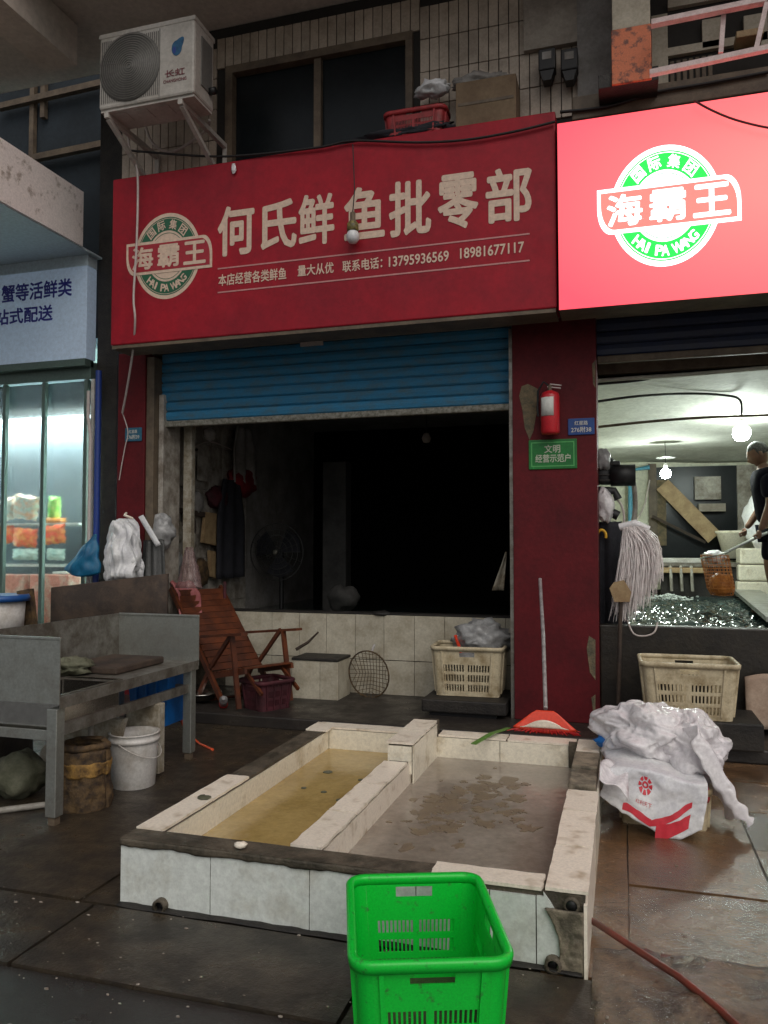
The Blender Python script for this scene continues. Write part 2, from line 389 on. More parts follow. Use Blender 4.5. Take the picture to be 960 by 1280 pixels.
# kerb slabs in front of the tank
x = -6.2
while x < -.25:
    w = 1.02 if x < -2.5 else 1.25
    MB().prism(jag(x+.008, min(x+w, -.1)-.008, 2.385, 2.865, .006, 8), -.03, random.uniform(.008,.014)).build('kerb_slab', 'pave', pv); x += w
for i in range(3):
    MB().prism(jag(-6+i*1.9, -4.12+i*1.9, 2.90, 6.0, .006, 10), -.02, .003+.003*(i%2)).build('paving_slab', 'pave', pv)
MB().prism(jag(-.3, 0.0, 2.9, 6.0, .006, 8), -.02, .003).build('paving_slab', 'pave_r', pv)
# right: wet brown slabs
ys = [3.12, 3.72, 4.32, 4.92, 5.52, 5.98]
for i in range(6):
    for j in range(len(ys)-1):
        a = .0+i*.6
        MB().prism(jag(a+.006, a+.594, ys[j]+.006, ys[j+1]-.006, .003, 4), -.03, random.uniform(.002,.008)).build('paving_slab', 'slab_w' if i >= 2 or (i == 1 and j in (0, 2)) else 'pave_r', pv)
def rough_strip(u, v):
    x = -.12+u*4.1; y = 2.60+v*.54
    return Vector((x, y, .012+.03*noise.noise(Vector((x*6,y*7,0)))+.015*noise.noise(Vector((x*19,y*19,2)))-.02*(1-math.sin(PI*v))))
MB().sheet(rough_strip, 90, 14, .03).build('broken_kerb', 'conc_r', pv)
for i in range(3):
    MB().prism(jag(-.2+i*1.3, 1.09+i*1.3, 2.385, 2.62, .012, 6), -.03, .006).build('kerb_slab', 'pave', pv)
# shop floor
sf = struct(MB().box((-4.9,6.0,0),(3,13,.1), .012).build('shop_floor', 'floor'))
# loose grit and scraps on the ground
lm = MB()
for i in range(420):
    p = Vector((random.uniform(-3.6,1.6), random.choice((random.uniform(1.7,2.9), random.uniform(2.3,2.95))), .012))
    if random.random() < .25: p = Vector((random.uniform(.0,1.6), random.uniform(2.9,5), .008))
    s_ = random.choice((.002,.003,.003,.004,.007))
    lm.blob(p, (s_*random.uniform(.8,1.8), s_*random.uniform(.6,1.2), s_*.5), 6, .3, 2, i)
lm.build('ground_litter', mat('pale_scraps', (.38,.34,.29), .6, (.16,.12,.09), 40, .5, 0)); struct(bpy.data.objects['ground_litter'], 'stuff')

# ---------------------------------------------------------------- market building
YF = 6.5; YU = 6.3
bd = thing('market_building', 'old tiled market building with red pillars holding up the shop fronts', 'building', (-2.5, 6.6, 0))
cl0, cl1 = PY(640,450,YF).x, PY(745,450,YF).x
col = MB().box((cl0,YF,.1),(cl1,6.95,3.35), .006).build('column', 'red_col', bd)
# patches of bare plaster where the paint has come away
q = [PY(*p, YF) for p in ((652,483),(660,480),(672,486),(674,500),(670,520),(667,538),(662,550),(656,535),(653,512),(649,495))]
MB().prism_y([(v.x, v.z) for v in q], YF-.004, YF+.01).build('bare_plaster_patch', 'plaster', col)
for (pts) in (((744,800),(736,795),(733,810),(737,840),(744,850)), ((744,450),(740,455),(741,480),(744,485)), ((744,868),(739,872),(741,890),(744,892))):
    q = [PY(*p, YF) for p in pts]; MB().prism_y([(v.x+.002, v.z) for v in q], YF-.003, YF+.01).build('bare_plaster_patch', 'plaster', col)
MB().box((cl0-.03,6.52,.1),(cl0-.002,6.80,3.3)).build('shutter_guide', 'dsteel', bd)
lx0, lx1 = PY(146,600,YF).x, PY(180,600,YF).x
MB().box((lx0,YF,0),(lx1,6.95,3.35), .006).build('column', 'red_col', bd)
MB().box((lx1+.002,6.52,.1),(lx1+.085,6.80,3.3), .004).build('shutter_guide', 'brownf', bd)
# dark pier beside the neighbour's shop
px0 = PY(107,600,YF).x
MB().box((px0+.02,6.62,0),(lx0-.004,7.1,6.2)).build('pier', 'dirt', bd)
# lintel mass behind the signs
MB().box((lx0+.02,6.56,3.36),(3,6.98,4.9)).build('lintel', 'grey', bd)
wtop = PY(400,45,YU).z
w0 = PY(276,90,YU); 
wx0, wx1, wz0, wz1 = PY(283,90,YU).x, PY(516,46,YU).x, 4.95, PY(400,62,YU).z
uw = MB()
UX0, UX1 = PY(150,180,YU).x, PY(722,60,YU).x
uw.box((UX0,YU+.02,4.6),(wx0,YU+.3,6.23)).box((wx1,YU+.02,4.6),(3,YU+.3,6.23)).box((wx0,YU+.02,wz1),(wx1,YU+.3,6.23)).box((wx0,YU+.02,4.6),(wx1,YU+.3,wz0))
uwo = uw.build('upper_wall', 'joint', bd)
tw, th = .083, .285
tme = mesh_of(MB().box((.004,0,.004),(tw-.004,.02,th-.004), .0015), 'wtile')
x = UX0+.02
while x < UX1-tw+.06:
    for k in range(5):
        z = 4.62+k*th
        if x+tw > wx0-.02 and x < wx1+.02 and z < wz1-.02: continue
        if z < 4.7: continue
        piece('wall_tile', tme, (x+random.uniform(-.001,.001), YU+random.uniform(.001,.004), z), uwo)
    if x+tw > wx0-.02 and x < wx1+.02: piece('wall_tile', tme, (x, YU+random.uniform(.001,.004), wz1+.002), uwo)
    x += tw
# window (two dark panes)
wf = MB()
for (a, b) in (((wx0,wz1-.07),(wx1,wz1)), ((wx0,wz0),(wx0+.07,wz1-.072)), ((wx1-.06,wz0),(wx1,wz1-.072))):
    wf.box((a[0],YU-.02,a[1]),(b[0],YU+.12,b[1]))
mx_ = PY(397,90,YU).x
wf.box((mx_-.035,YU+.0,wz0),(mx_+.03,YU+.10,wz1-.073))
wfo = wf.build('window', 'brownf', bd)
MB().box((wx0+.072,YU+.06,wz0),(mx_-.037,YU+.07,wz1-.075)).build('pane', 'pane', wfo)
MB().box((mx_+.032,YU+.045,wz0),(wx1-.062,YU+.055,wz1-.075)).build('pane', 'pane', wfo)
MB().box((wx0,YU+.25,wz0),(wx1,YU+.28,wz1)).build('window_blind', 'black', wfo)
# soffit and beam overhead
MB().box((-7,4.9,6.24),(3,YU+.3,6.45)).build('overhead_slab', 'soffit', bd)
bx0, bx1 = PZ(75,105,5.86).x, PZ(117,100,5.86).x
MB().hexa([(bx0,4.2,5.86),(bx1,4.2,5.86),(bx1,YU-.4,5.86),(bx0,YU-.4,5.86),(bx0,4.2,6.23),(bx1,4.2,6.23),(bx1,YU-.4,6.23),(bx0,YU-.4,6.23)]).build('overhead_beam', 'soffit', bd)
# dark neighbour wall deep behind the beam
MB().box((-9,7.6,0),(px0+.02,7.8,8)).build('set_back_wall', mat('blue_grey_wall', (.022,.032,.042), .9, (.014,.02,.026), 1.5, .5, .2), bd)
for i, (a, b) in enumerate((((45,160),(110,195)), ((60,60),(110,120)))):
    pa, pb = PY(*a, 7.6), PY(*b, 7.6)
    MB().bar((pa.x,7.55,pb.z-.2),(pa.x,7.55,pa.z+.6),.06).bar((pa.x-.6,7.5,pb.z),(pb.x+.4,7.5,pb.z+.05),.07).build('old_bracket', 'brownf', bd)
# right of the wall: grey pilaster, dirty panel
MB().box((PY(722,60,YU).x,YU-.06,4.7),(PY(765,60,YU).x,YU+.01,6.23)).build('pilaster', 'greyroom', bd)
q0, q1 = PY(655,0,YU), PY(722,58,YU)
MB().box((q0.x,YU-.05,PY(690,62,YU).z),(q1.x,YU+.0,6.23)).build('plaster_panel', 'grey', bd)
# beam / ledge above the lit sign
pA, pB = PY(700,118,YU), PY(960,90,YU)
MB().box((PY(716,130,6.15).x,6.02,4.72),(3,6.28,4.90), .01).build('ledge', 'brownf', bd)
# concrete post with rusty orange plate
YP = 5.78
a, b = PY(765,30,YP), PY(813,30,YP)
MB().box((a.x,YP,PY(790,34,YP).z),(b.x,YP+.2,6.23), .006).build('post', 'beige', bd)
po = MB().box((a.x-.006,YP-.012,PY(790,103,YP).z),(b.x+.004,YP+.2,PY(790,34,YP).z-.003), .004).build('rusty_post_base', 'orange_rust', bd)
MB().box((a.x-.1,YP+.01,4.90),(b.x+.05,YP+.42,PY(790,103,YP).z-.003), .004).build('post_footing', 'dirt', bd)
# window wall behind the railing
MB().box((b.x+.01,6.36,4.9),(3,6.6,6.23)).build('recessed_wall', 'grey', bd)
def zz(x, y, Y): return PY(x, y, Y).z
fw = MB()
YW = 6.28
for (x0,y0,x1,y1) in ((815,20,835,120),(835,60,960,70),(878,25,905,60),(930,20,960,60),(835,0,960,10)):
    pa, pb = PY(x0,(y0+y1)/2,YW), PY(x1,(y0+y1)/2,YW)
    fw.box((pa.x,YW,zz(x0,y1,YW)),(pb.x,YW+.05+.002*x0/100,zz(x0,y0,YW)))
fwo = fw.build('window', 'beige', bd)
pa, pb = PY(836,20,6.33), PY(960,60,6.33)
MB().box((pa.x,6.343,zz(836,62,6.33)),(pb.x+.4,6.355,zz(836,8,6.33))).build('pane', 'pane', fwo)
sb = MB()
for k in range(7):
    xx = PY(838+k*8,100,YW).x; sb.box((xx,YW+.03,4.9),(xx+.03,YW+.06,zz(838,72,YW)-.01), .004)
sb.build('window_panel', 'brownf', fwo)

# walls inside the dark shop
LXW = -4.42
RXW = PY(664,600,7).x
iw = MB()
MB().box((LXW-.2,6.96,.1),(LXW,11.0,3.3)).build('interior_wall', 'greyroom', bd)
MB().box((cl0+.25,6.96,.1),(cl0+.37,12.6,3.3)).build('interior_wall', 'greyroom', bd)
MB().box((LXW-.2,11.0,.1),(cl0+.25,11.2,3.3)).build('interior_wall', mat('shade_black_wall', (.004,.004,.004), .95, bump=.1, spec=.1), bd)  # near-black colour paints in the deep shade at the back of the shop
MB().box((LXW-.2,6.99,3.2),(cl0+.249,11.2,3.35)).build('interior_ceiling', 'greyroom', bd)
# dingy tiles on the left inner wall near the entrance
jt = mesh_of(MB().box((0,.003,.003),(.012,.297,.247), .002), 'jambtile')
for i in range(6):
    for k in range(11):
        piece('wall_tile', jt, (LXW-.002+random.uniform(0,.002), 6.97+i*.30, .12+k*.25), bd)
MB().box((lx1+.088,6.6,.1),(lx1+.14,6.9,2.95), .004).build('door_jamb', 'jambtile', bd)
MB().box((lx1+.18,6.9,.1),(lx1+.27,6.97,2.95), .004).build('door_jamb', 'foam', bd)
# walls of the lit room
rx1 = 3.4
MB().box((cl0+.372,7.0,.1),(cl0+.47,12.6,3.0)).build('interior_wall', 'room_r', bd)
MB().box((cl0+.372,12.6,.1),(rx1,12.8,3.3)).build('interior_wall', 'room_r', bd)
MB().box((rx1,6.5,.1),(rx1+.2,12.8,3.3)).build('interior_wall', 'room_r', bd)
def ceil(u, v):
    x = cl0+.45+u*(rx1-cl0-.43); y = 6.99+v*5.6
    return Vector((x, y, 2.93-.18*v+.05*math.sin(v*9+x*.4)+.03*noise.noise(Vector((x,y*1.4,0)))))
MB().sheet(ceil, 24, 50, .02).build('interior_ceiling', 'ceil_r', bd)
MB().box((cl1+.001,6.97,2.97),(3.5,7.05,3.36)).build('lintel', 'brownf', bd)
MB().box((cl0+.3,6.99,3.12),(3.6,12.9,3.3)).build('roof_slab', 'grey', bd)
# dark framed opening with plank in the back wall
YB = 12.55
def rect_y(mb, x0,y0,x1,y1, Y, d): 
    a_ = PY(x0,y1,Y); b_ = PY(x1,y0,Y); mb.box((a_.x,Y-d,a_.z),(b_.x,Y,b_.z)); return mb
rect_y(MB(), 818,582,922,700, YB+.04, .05).build('dark_opening', 'pane', bd)
rect_y(MB(), 812,580,820,702, YB, .06).build('opening_frame', 'brownf', bd)
rect_y(MB(), 922,582,945,700, YB+.04, .12).build('pier', 'jambtile', bd)
rect_y(MB(), 822,600,832,682, YB-.02, .03).build('stained_strip', 'plaster', bd)
rect_y(MB(), 868,596,900,625, YB-.06, .1).build('wall_box', 'jambtile', bd)
rect_y(MB(), 872,630,905,640, YB-.06, .2).build('shelf', 'grey', bd)
# curb of the front opening
# ---------------------------------------------------------------- shutters
def roller(label, x0, x1, z0, z1, m, Y=6.66, rail='galv'):
    t = thing('roller_shutter', label, 'shutter', ((x0+x1)/2, Y, z0), 'roller shutters over the shop fronts')
    n = max(1, round((z1-z0-.06)/.095)); h = (z1-z0-.06)/n
    prof = [(0,0),(-.012,h*.12),(-.018,h*.5),(-.012,h*.85),(0,h*.93),(.006,h*.97),(.006,h)]
    mb = MB(); vs = []; 
    k = len(prof)
    vs = [(0,y,z) for y,z in prof]+[(x1-x0,y,z) for y,z in prof]+[(0,.02,0),(0,.02,h),(x1-x0,.02,0),(x1-x0,.02,h)]
    fs = [(i,k+i,k+i+1,i+1) for i in range(k-1)]+[(2*k,2*k+1,2*k+3,2*k+2)]
    mb.raw(vs, fs); me = mesh_of(mb, m)
    for i in range(n): piece('slat', me, (x0, Y+random.uniform(-.002,.002), z0+.06+i*h), t)
    MB().box((x0,Y-.03,z0),(x1,Y+.025,z0+.058), .01).build('bottom_rail', rail, t)
    return t
s1 = roller('bright blue roller shutter half raised over the dark fish shop', lx1+.088, cl0-.032, PY(420,524,6.66).z, 3.36, 'shutter')
bx = PY(390,430,6.62); MB().box((bx.x-.12,6.63,bx.z-.012),(bx.x+.1,6.645,bx.z+.03)).build('handle', 'wire_w', s1)
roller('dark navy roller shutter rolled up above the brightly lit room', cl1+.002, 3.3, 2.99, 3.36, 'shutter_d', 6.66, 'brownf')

# ================================================================ SIGNS
YS = 6.0
sg = thing('shop_sign', 'unlit red banner sign with cream Chinese characters over the blue shutter', 'sign', (-2.4, YS+.2, 3.28))
sx0, sx1, sz0, sz1 = PY(141,225,YS).x, PY(694,137,YS).x, PY(420,408,YS).z, PY(420,181,YS).z
def sag(u, v):
    x = sx0+(sx1-sx0)*u; z = sz0+(sz1-sz0)*v
    return Vector((x, YS+.004*math.sin(u*31)*0, z))
MB().box((sx0,YS,sz0),(sx1,YS+.30,sz1), .012).build('sign_panel', 'sign', sg)
MB().box((sx0+.01,YS+.01,sz0-.03),(sx1-.01,YS+.28,sz0-.001)).build('sign_edge', 'brownf', sg)
Y1 = YS-.003
main = [('何',(272,322),(318,316),(318,253),(272,260)), ('氏',(326,314),(371,308),(371,246),(326,253)), ('鲜',(373,309),(418,303),(418,238),(373,246)),
        ('鱼',(430,302),(481,295),(481,229),(430,237)), ('批',(486,298),(539,291),(539,221),(486,229)), ('零',(547,290),(598,283),(598,213),(547,220)), ('部',(607,281),(665,274),(665,205),(607,213))]
for s, *qq in main:
    mb = MB(); text_rect(mb, s, *qq, Y1, .026); mb.build('character', 'cream_ink', sg)
for s, *qq in (('本店经营各类鲜鱼',(273,359),(358,348),(358,334),(273,343)), ('量大从优',(372,346),(417,341),(417,327),(372,332)), ('联系电话：',(428,341),(478,335),(478,321),(428,326)),
               ('13795936569',(486,334),(561,326),(561,313),(486,321)), ('18981677117',(575,324),(655,315),(655,302),(575,310))):
    mb = MB(); text_rect(mb, s, *qq, Y1, .018); mb.build('small_lettering', 'cream_ink', sg)
for (p, q_) in (((272,337),(662,291)), ((272,367),(662,324))):
    a_, b_ = PY(*p, Y1), PY(*q_, Y1); zc = (a_.z+b_.z)/2
    MB().box((a_.x,Y1,zc-.006),(b_.x,YS+.001,zc+.006)).build('rule_line', 'ink_pink', sg)
def ribbon_pts(cx, cz, rx, rz, s=1.0, dz=.335, hx=1.30):
    """flag band: square top left, round top right, square bottom right, round bottom left"""
    hx *= s if s == 1 else 1; pad = (s-1)
    X0, X1, Z0, Z1 = -hx-pad, hx+pad, -dz-pad, dz+pad
    r = .45; pts = [(X0, Z1)]
    for k in range(9): a = PI/2*k/8; pts.append((X1-r*.6+math.sin(a)*r*.6, Z1-r+math.cos(a)*r))
    pts.append((X1, Z0))
    for k in range(9): a = PI/2*k/8; pts.append((X0+r*.6-math.sin(a)*r*.6, Z0+r-math.cos(a)*r))
    return [(cx+(x+.05)*rx, cz+z*rz) for x, z in pts]
def emblem(parent, c, ex, ez, Y, mw, mg, mr, mc, moff=.02):
    C_ = PY(*c, Y); cx, cz = C_.x, C_.z
    rx = abs(PY(c[0]+ex, c[1], Y).x-PY(c[0]-ex, c[1], Y).x)/2; rz = abs(PY(c[0], c[1]-ez, Y).z-PY(c[0], c[1]+ez, Y).z)/2
    root = MB(); ring(root, cx, cz, rx, rz, 0, 1.06, Y-.001); root = root.build('emblem', mw, parent)
    a = MB(); ring(a, cx, cz, rx, rz, .94, .965, Y-.0022); a.build('hairline', mg, root)
    a = MB(); ring(a, cx, cz, rx, rz, .63, .925, Y-.0022); a.build('green_ring', mg, root)
    a = MB(); ring(a, cx, cz, rx, rz, .56, .575, Y-.0022); a.build('hairline', mg, root)
    a = MB(); a.prism_y(ribbon_pts(cx, cz, rx, rz, 1.07), Y-.005, Y-.001); a.build('ribbon_outline', mw, root)
    a = MB(); a.prism_y(ribbon_pts(cx, cz, rx, rz, 1.0), Y-.007, Y-.0052); a.build('ribbon', mr, root)
    for k, s in enumerate('海霸王'):
        mb = MB(); xc = cx+(-.78+k*.83)*rx
        add_glyph(mb, s, lambda u, v: (xc+(u-.5)*.70*rx, Y-.008, cz+(v-.5)*.57*rz), .026); mb.build('character', mc, root)
    for th_, s in zip((-40,-14,14,40), '国际集团'):
        mb = MB(); t = R(th_); c_, s_ = math.cos(t), math.sin(t)
        px, pz = math.sin(t)*.78, math.cos(t)*.78
        def f(u, v):
            a_ = (u-.5)*.24; b_ = (v-.5)*.24
            return (cx+(px+a_*c_+b_*s_)*rx, Y-.004, cz+(pz-a_*s_+b_*c_)*rz)
        add_glyph(mb, s, f, .02); mb.build('character', mc, root)
    txt = 'HAI PA WANG'
    for k, s in enumerate(txt):
        if s == ' ': continue
        t = R(-43+k*8.6); c_, s_ = math.cos(t), math.sin(t); px, pz = math.sin(t)*.785, -math.cos(t)*.785
        w = .06 if s == 'I' else (.21 if s == 'W' else .155)
        def f(u, v):
            a_ = (u-.5)*w; b_ = (v-.5)*.19
            return (cx+(px+a_*c_-b_*s_)*rx, Y-.004, cz+(pz+a_*s_+b_*c_)*rz)
        mb = MB(); add_glyph(mb, s, f, .03); mb.build('character', mc, root)
    return root
emblem(sg, (209,320), 39, 50.5, YS, 'cream_ink', 'green_ink', 'red_ink', 'cream_ink')
# lit sign
ls = thing('lit_shop_sign', 'glowing pink red light box sign with a green ring emblem', 'sign', (1.3, YS+.15, 3.24))
gx0 = PY(696,155,YS-.05).x; gz0, gz1 = PY(830,377,YS-.05).z, PY(830,134,YS-.05).z
MB().box((gx0,YS-.045,gz0),(3.1,YS+.25,gz1), .008).build('light_box', 'brownf', ls)
# backlit face: tubes behind it glow stronger in the middle
def lit_face():
    m = bpy.data.materials.new('backlit_red_face'); m.use_nodes = True; t = m.node_tree; b = t.nodes['Principled BSDF']
    b.inputs['Base Color'].default_value = (.5,.04,.05,1); b.inputs['Roughness'].default_value = .35
    geo = t.nodes.new('ShaderNodeNewGeometry'); mp = t.nodes.new('ShaderNodeMapping'); n = t.nodes.new('ShaderNodeTexNoise')
    mp.inputs['Location'].default_value = (-1.25*.42,0,-4.05*.75); mp.inputs['Scale'].default_value = (.42,0,.75); n = t.nodes.new('ShaderNodeVectorMath'); n.operation = 'LENGTH'
    t.links.new(geo.outputs['Position'], mp.inputs[0]); t.links.new(mp.outputs[0], n.inputs[0])
    rp = t.nodes.new('ShaderNodeValToRGB'); rp.color_ramp.elements[0].position = .15; rp.color_ramp.elements[1].position = .85
    rp.color_ramp.elements[1].color = (.95,.075,.115,1); rp.color_ramp.elements[0].color = (1.1,.22,.20,1)
    t.links.new(n.outputs['Value'], rp.inputs[0]); t.links.new(rp.outputs[0], b.inputs['Emission Color']); b.inputs['Emission Strength'].default_value = 1.3
    return m
MB().box((gx0+.004,YS-.05,gz0+.004),(3.09,YS-.0455,gz1-.004)).build('sign_face', lit_face(), ls)
emblem(ls, (831,257), 65.5, 71.5, YS-.05, 'lit_white', 'lit_green', 'lit_salmon', 'lit_white')
for (p, h_) in (((960,262),.05), ((960,322),.05)):
    c_ = PY(*p, YS-.05); ch = MB()
    add_glyph(ch, '海' if p[1] < 300 else '国', lambda u, v: (c_.x-.03+u*.35, YS-.0515, c_.z-.17+v*.34), .03)
# (further lettering of this sign lies outside the photograph)

# neighbour's shop sign, canopy, glazed front
YL = 6.45
bs = thing('neighbour_sign', 'pale blue white sign with blue characters under the marble canopy', 'sign', (-6.2, YL, 2.9))
bx1_ = PY(108,400,YL).x; bz0, bz1 = PY(54,452,YL).z, PY(54,338,YL).z
MB().box((-8.2,YL,bz0),(bx1_,YL+.15,bz1), .006).build('sign_panel', 'blue_sign', bs)
for s, *qq in (('蟹等活鲜类',(2,377),(90,372),(90,350),(2,354)), ('站式配送',(-6,406),(66,402),(66,382),(-6,386))):
    mb = MB(); text_rect(mb, s, *qq, YL-.003, .025); mb.build('lettering', 'blue_ink', bs)
MB().box((-8.2,YL-.01,bz0-.07),(bx1_,YL+.12,bz0-.002)).build('sign_sill', 'mint', bs)
cn = thing('marble_canopy', 'marble clad canopy fascia with brown veins above the blue white sign', 'canopy', (-6.5, 4.6, 4.3))
mxx = -4.91
zt, zb = 4.89, 4.36
MB().hexa([(mxx-.05,2.8,zb),(mxx,2.8,zb),(mxx,6.3,zb),(mxx-.05,6.3,zb),(mxx-.05,2.8,zt),(mxx,2.8,zt),(mxx,6.3,zt),(mxx-.05,6.3,zt)]).build('fascia', 'marble', cn)
MB().box((-8.2,2.8,zb+.01),(mxx-.052,6.3,zt-.02)).build('canopy_body', 'grey', cn)
MB().box((-8.2,2.8,zb-.01),(mxx-.02,6.62,zb+.008)).build('canopy_underside', 'marble_s', cn)
MB().box((-8.2,6.46,bz1+.002),(bx1_,6.6,zb-.012)).build('back_board', 'marble_s', cn)

gw = thing('glazed_shopfront', 'brightly lit glass shopfront with pale green metal bars at far left', 'window', (-6.3, 6.6, 0))
gz1_, gz0_ = PY(54,478,YL+.1).z, PY(54,722,YL+.1).z
YG = YL+.08
MB().box((-8.2,YG,gz1_),(bx1_,YG+.1,gz1_+.17)).build('head_frame', 'mint', gw)
for xx in (3,52,105):
    c_ = PY(xx,600,YG); MB().box((c_.x-.020,YG+.002,.62),(c_.x+.020,YG+.05,gz1_-.002), .004).build('mullion', 'mint', gw)
c_ = PY(111,600,YG); MB().box((c_.x-.006,YG+.02,.6),(c_.x+.03,YG+.07,gz1_)).build('edge_strip', 'white_pl', gw)
MB().box((-8.2,YG+.07,.62),(bx1_-.05,YG+.078,gz1_)).build('pane', 'glass', gw)
MB().box((-8.2,YG,0),(bx1_,YG+.2,.6)).build('stall_riser', 'grey', gw)
lr = MB()
lr.box((-8.4,8.5,0),(-4.95,8.6,3.6)).box((-4.95,6.75,0),(-4.85,8.6,3.6)).box((-8.4,6.7,0),(-8.3,8.6,3.6)).box((-8.4,6.75,3.5),(-4.85,8.6,3.6)).box((-8.4,6.75,-.05),(-4.85,8.6,.02))
lr.build('room_shell', 'room_l', gw)
MB().box((-7.9,8.1,3.0),(-5.2,8.2,3.06), .01).build('light_tube', 'tube', gw)
ra = bpy.data.lights.new('tube_light', 'AREA'); ra.shape = 'RECTANGLE'; ra.size = 2.6; ra.size_y = .12; ra.energy = 1900; ra.color = (.82,1,.97)
ro = bpy.data.objects.new('tube_light', ra); COL.objects.link(ro); ro.location = (-6.55,7.6,2.97)
# goods behind the glass
def pack(label, c, wh, m, Y, seed, tilt=0):
    p = PY(*c, Y); w, h = wh; mb = MB(Matrix.Translation(p) @ Matrix.Rotation(R(tilt), 4, 'Y'))
    n_ = 14
    for side in (-1, 1):
        vs = []
        for i in range(n_+1):
            for j in range(n_+1):
                u, v = i/n_*2-1, j/n_*2-1
                t = (max(0,1-abs(u)**2.5)*max(0,1-abs(v)**2.5))**.6
                k = noise.noise(Vector((u*3+seed,v*3,side)))*.35+.25*noise.noise(Vector((u*7+seed,v*7,side)))
                vs.append((u*w/2*(1+.05*math.sin(v*9)), side*(.002+.05*t*(1+k)), v*h/2*(1+.05*math.sin(u*8))))
        fs = [(i*(n_+1)+j, (i+1)*(n_+1)+j, (i+1)*(n_+1)+j+1, i*(n_+1)+j+1) for i in range(n_) for j in range(n_)]
        mb.raw(vs, fs, True)
    return tag(mb.build('snack_packet', m), label, 'packet', 'packets on display behind the glass')
pack('crinkled red orange packet behind glass left of the middle bar', (32,672), (.30,.20), 'snack_r', 7.0, 1, 4)
pack('crinkled red orange packet at the far left edge behind the glass', (8,668), (.22,.20), 'snack_r', 7.05, 6, -8)
pack('crinkled red packet behind glass just right of the middle bar', (68,668), (.28,.20), 'snack_r', 7.0, 2, -5)
pack('large multicoloured packet behind glass above the red packets', (33,634), (.32,.26), 'snack_g', 7.1, 3, 8)
pack('smaller multicoloured packet leaning left in the window display', (12,636), (.20,.24), 'snack_g', 7.12, 7, -14)
pack('upright bright green packet right of the middle bar', (68,636), (.14,.26), 'snack_l', 7.1, 4, 3)
pack('flat orange packet wedged between the red and green packets', (70,652), (.26,.08), 'gold', 7.05, 8, 2)
pack('silvery green packet lowest in the window display', (32,693), (.32,.12), mat('silver_pack', (.35,.5,.45), .3, (.6,.7,.62), 12, .5, .4), 6.98, 5, 0)
pack('grey packet lowest right of the middle bar', (70,693), (.22,.12), mat('silver_pack'  , (.35,.5,.45)), 6.98, 9, 2)
sh_ = thing('display_shelf', 'white display shelf holding the packets behind the glass', 'shelf', (-6.1,7.1,.9))
for (zz_, y0_) in ((706,6.92),(654,7.0)):
    zc_ = PY(40,zz_,y0_).z
    MB().box((-7.0,y0_,zc_-.02),(-5.45,y0_+.4,zc_), .004).build('shelf_board', 'white_pl', sh_)
for x_ in (-7.0,-5.47): MB().box((x_,7.30,.62),(x_+.02,7.34,1.9)).build('upright', 'white_pl', sh_)
for i,(x0,x1,lab) in enumerate(((2,48,'reddish carton on the window ledge left of the middle bar'),(54,102,'reddish carton on the window ledge right of the middle bar'))):
    a_, b_ = PY(x0,745,6.95), PY(x1,718,6.95)
    tag(MB().box((a_.x,6.75,.62),(b_.x,6.98,b_.z), .008).build('carton', 'box_red'), lab, 'carton', 'cartons on the window ledge')
a_ = PY(84,718,6.9)
tag(MB().box((a_.x-.1,6.8,a_.z+.01),(a_.x+.1,6.96,a_.z+.03), .004).build('paper_stack', 'paper'), 'white paper pad on the carton behind the glass', 'paper')

# ================================================================ plaques, extinguisher
def plaque(label, x0, y0, x1, y1, m, lines, Y=YF-.012, cat='plaque', b=0, inkm='paper'):
    a_, b_ = PY(x0,y1,Y), PY(x1,y0,Y)
    t = thing('wall_plaque', label, cat, ((a_.x+b_.x)/2, Y, a_.z))
    MB().box((a_.x,Y,a_.z),(b_.x,Y+.012,b_.z), .004).build('plate', m, t)
    if b:
        e = MB(); w = .008; o = .02
        X0, X1, Z0, Z1 = a_.x+o, b_.x-o, a_.z+o, b_.z-o
        e.box((X0,Y-.002,Z0),(X1,Y+.001,Z0+w)).box((X0,Y-.002,Z1-w),(X1,Y+.001,Z1)).box((X0,Y-.002,Z0+w),(X0+w,Y+.001,Z1-w)).box((X1-w,Y-.002,Z0+w),(X1,Y+.001,Z1-w))
        e.build('border', mat('light_green_line', (.10,.42,.12), .5, bump=0), t)
    W = b_.x-a_.x; H = b_.z-a_.z
    for (s, u0, v0, u1, v1, off) in lines:
        mb = MB(); add_glyph(mb, s, lambda u, v: (a_.x+W*(u0+(u1-u0)*u), Y-.003, a_.z+H*(v0+(v1-v0)*v)), off); mb.build('lettering', inkm, t)
    return t
cream = mat('plaque_cream', (.50,.55,.42), .5, bump=0)
plaque('green metal plaque with pale characters below the red fire extinguisher', 661,548,721,587, 'plaque_g',
       [('文明',.33,.54,.66,.82,.02), ('经营示范户',.14,.22,.87,.50,.02)], b=1, inkm='plaque_cream' and cream)
plaque('small blue address plaque at the right edge of the red pillar', 710,522,743,544, 'plaque_b',
       [('红星路',.25,.58,.75,.84,.01), ('276附38',.12,.14,.88,.48,.01)])
plaque('small blue address plaque on the narrow red pillar at left', 156,534,177,552, mat('teal_plaque', (.02,.12,.20), .4, bump=0),
       [('红星路',.25,.58,.75,.84,.01), ('276附39',.12,.14,.88,.48,.01)])
fe = thing('fire_extinguisher', 'red fire extinguisher with a white label hung on the red pillar', 'extinguisher', (PY(688,543,YF-.09).x, YF-.09, 2.4))
c_ = PY(688,543,YF-.09); zt_ = PY(688,488,YF-.09).z; H_ = zt_-c_.z; r_ = .075
cx_ = Vector((c_.x, YF-.09, c_.z))
MB().lathe([(.0,0),(r_*.85,0),(r_,.02),(r_,H_*.86),(r_*.85,H_*.94),(r_*.35,H_*.99),(.02,H_)], cx_, 24).build('cylinder', 'ext', fe)
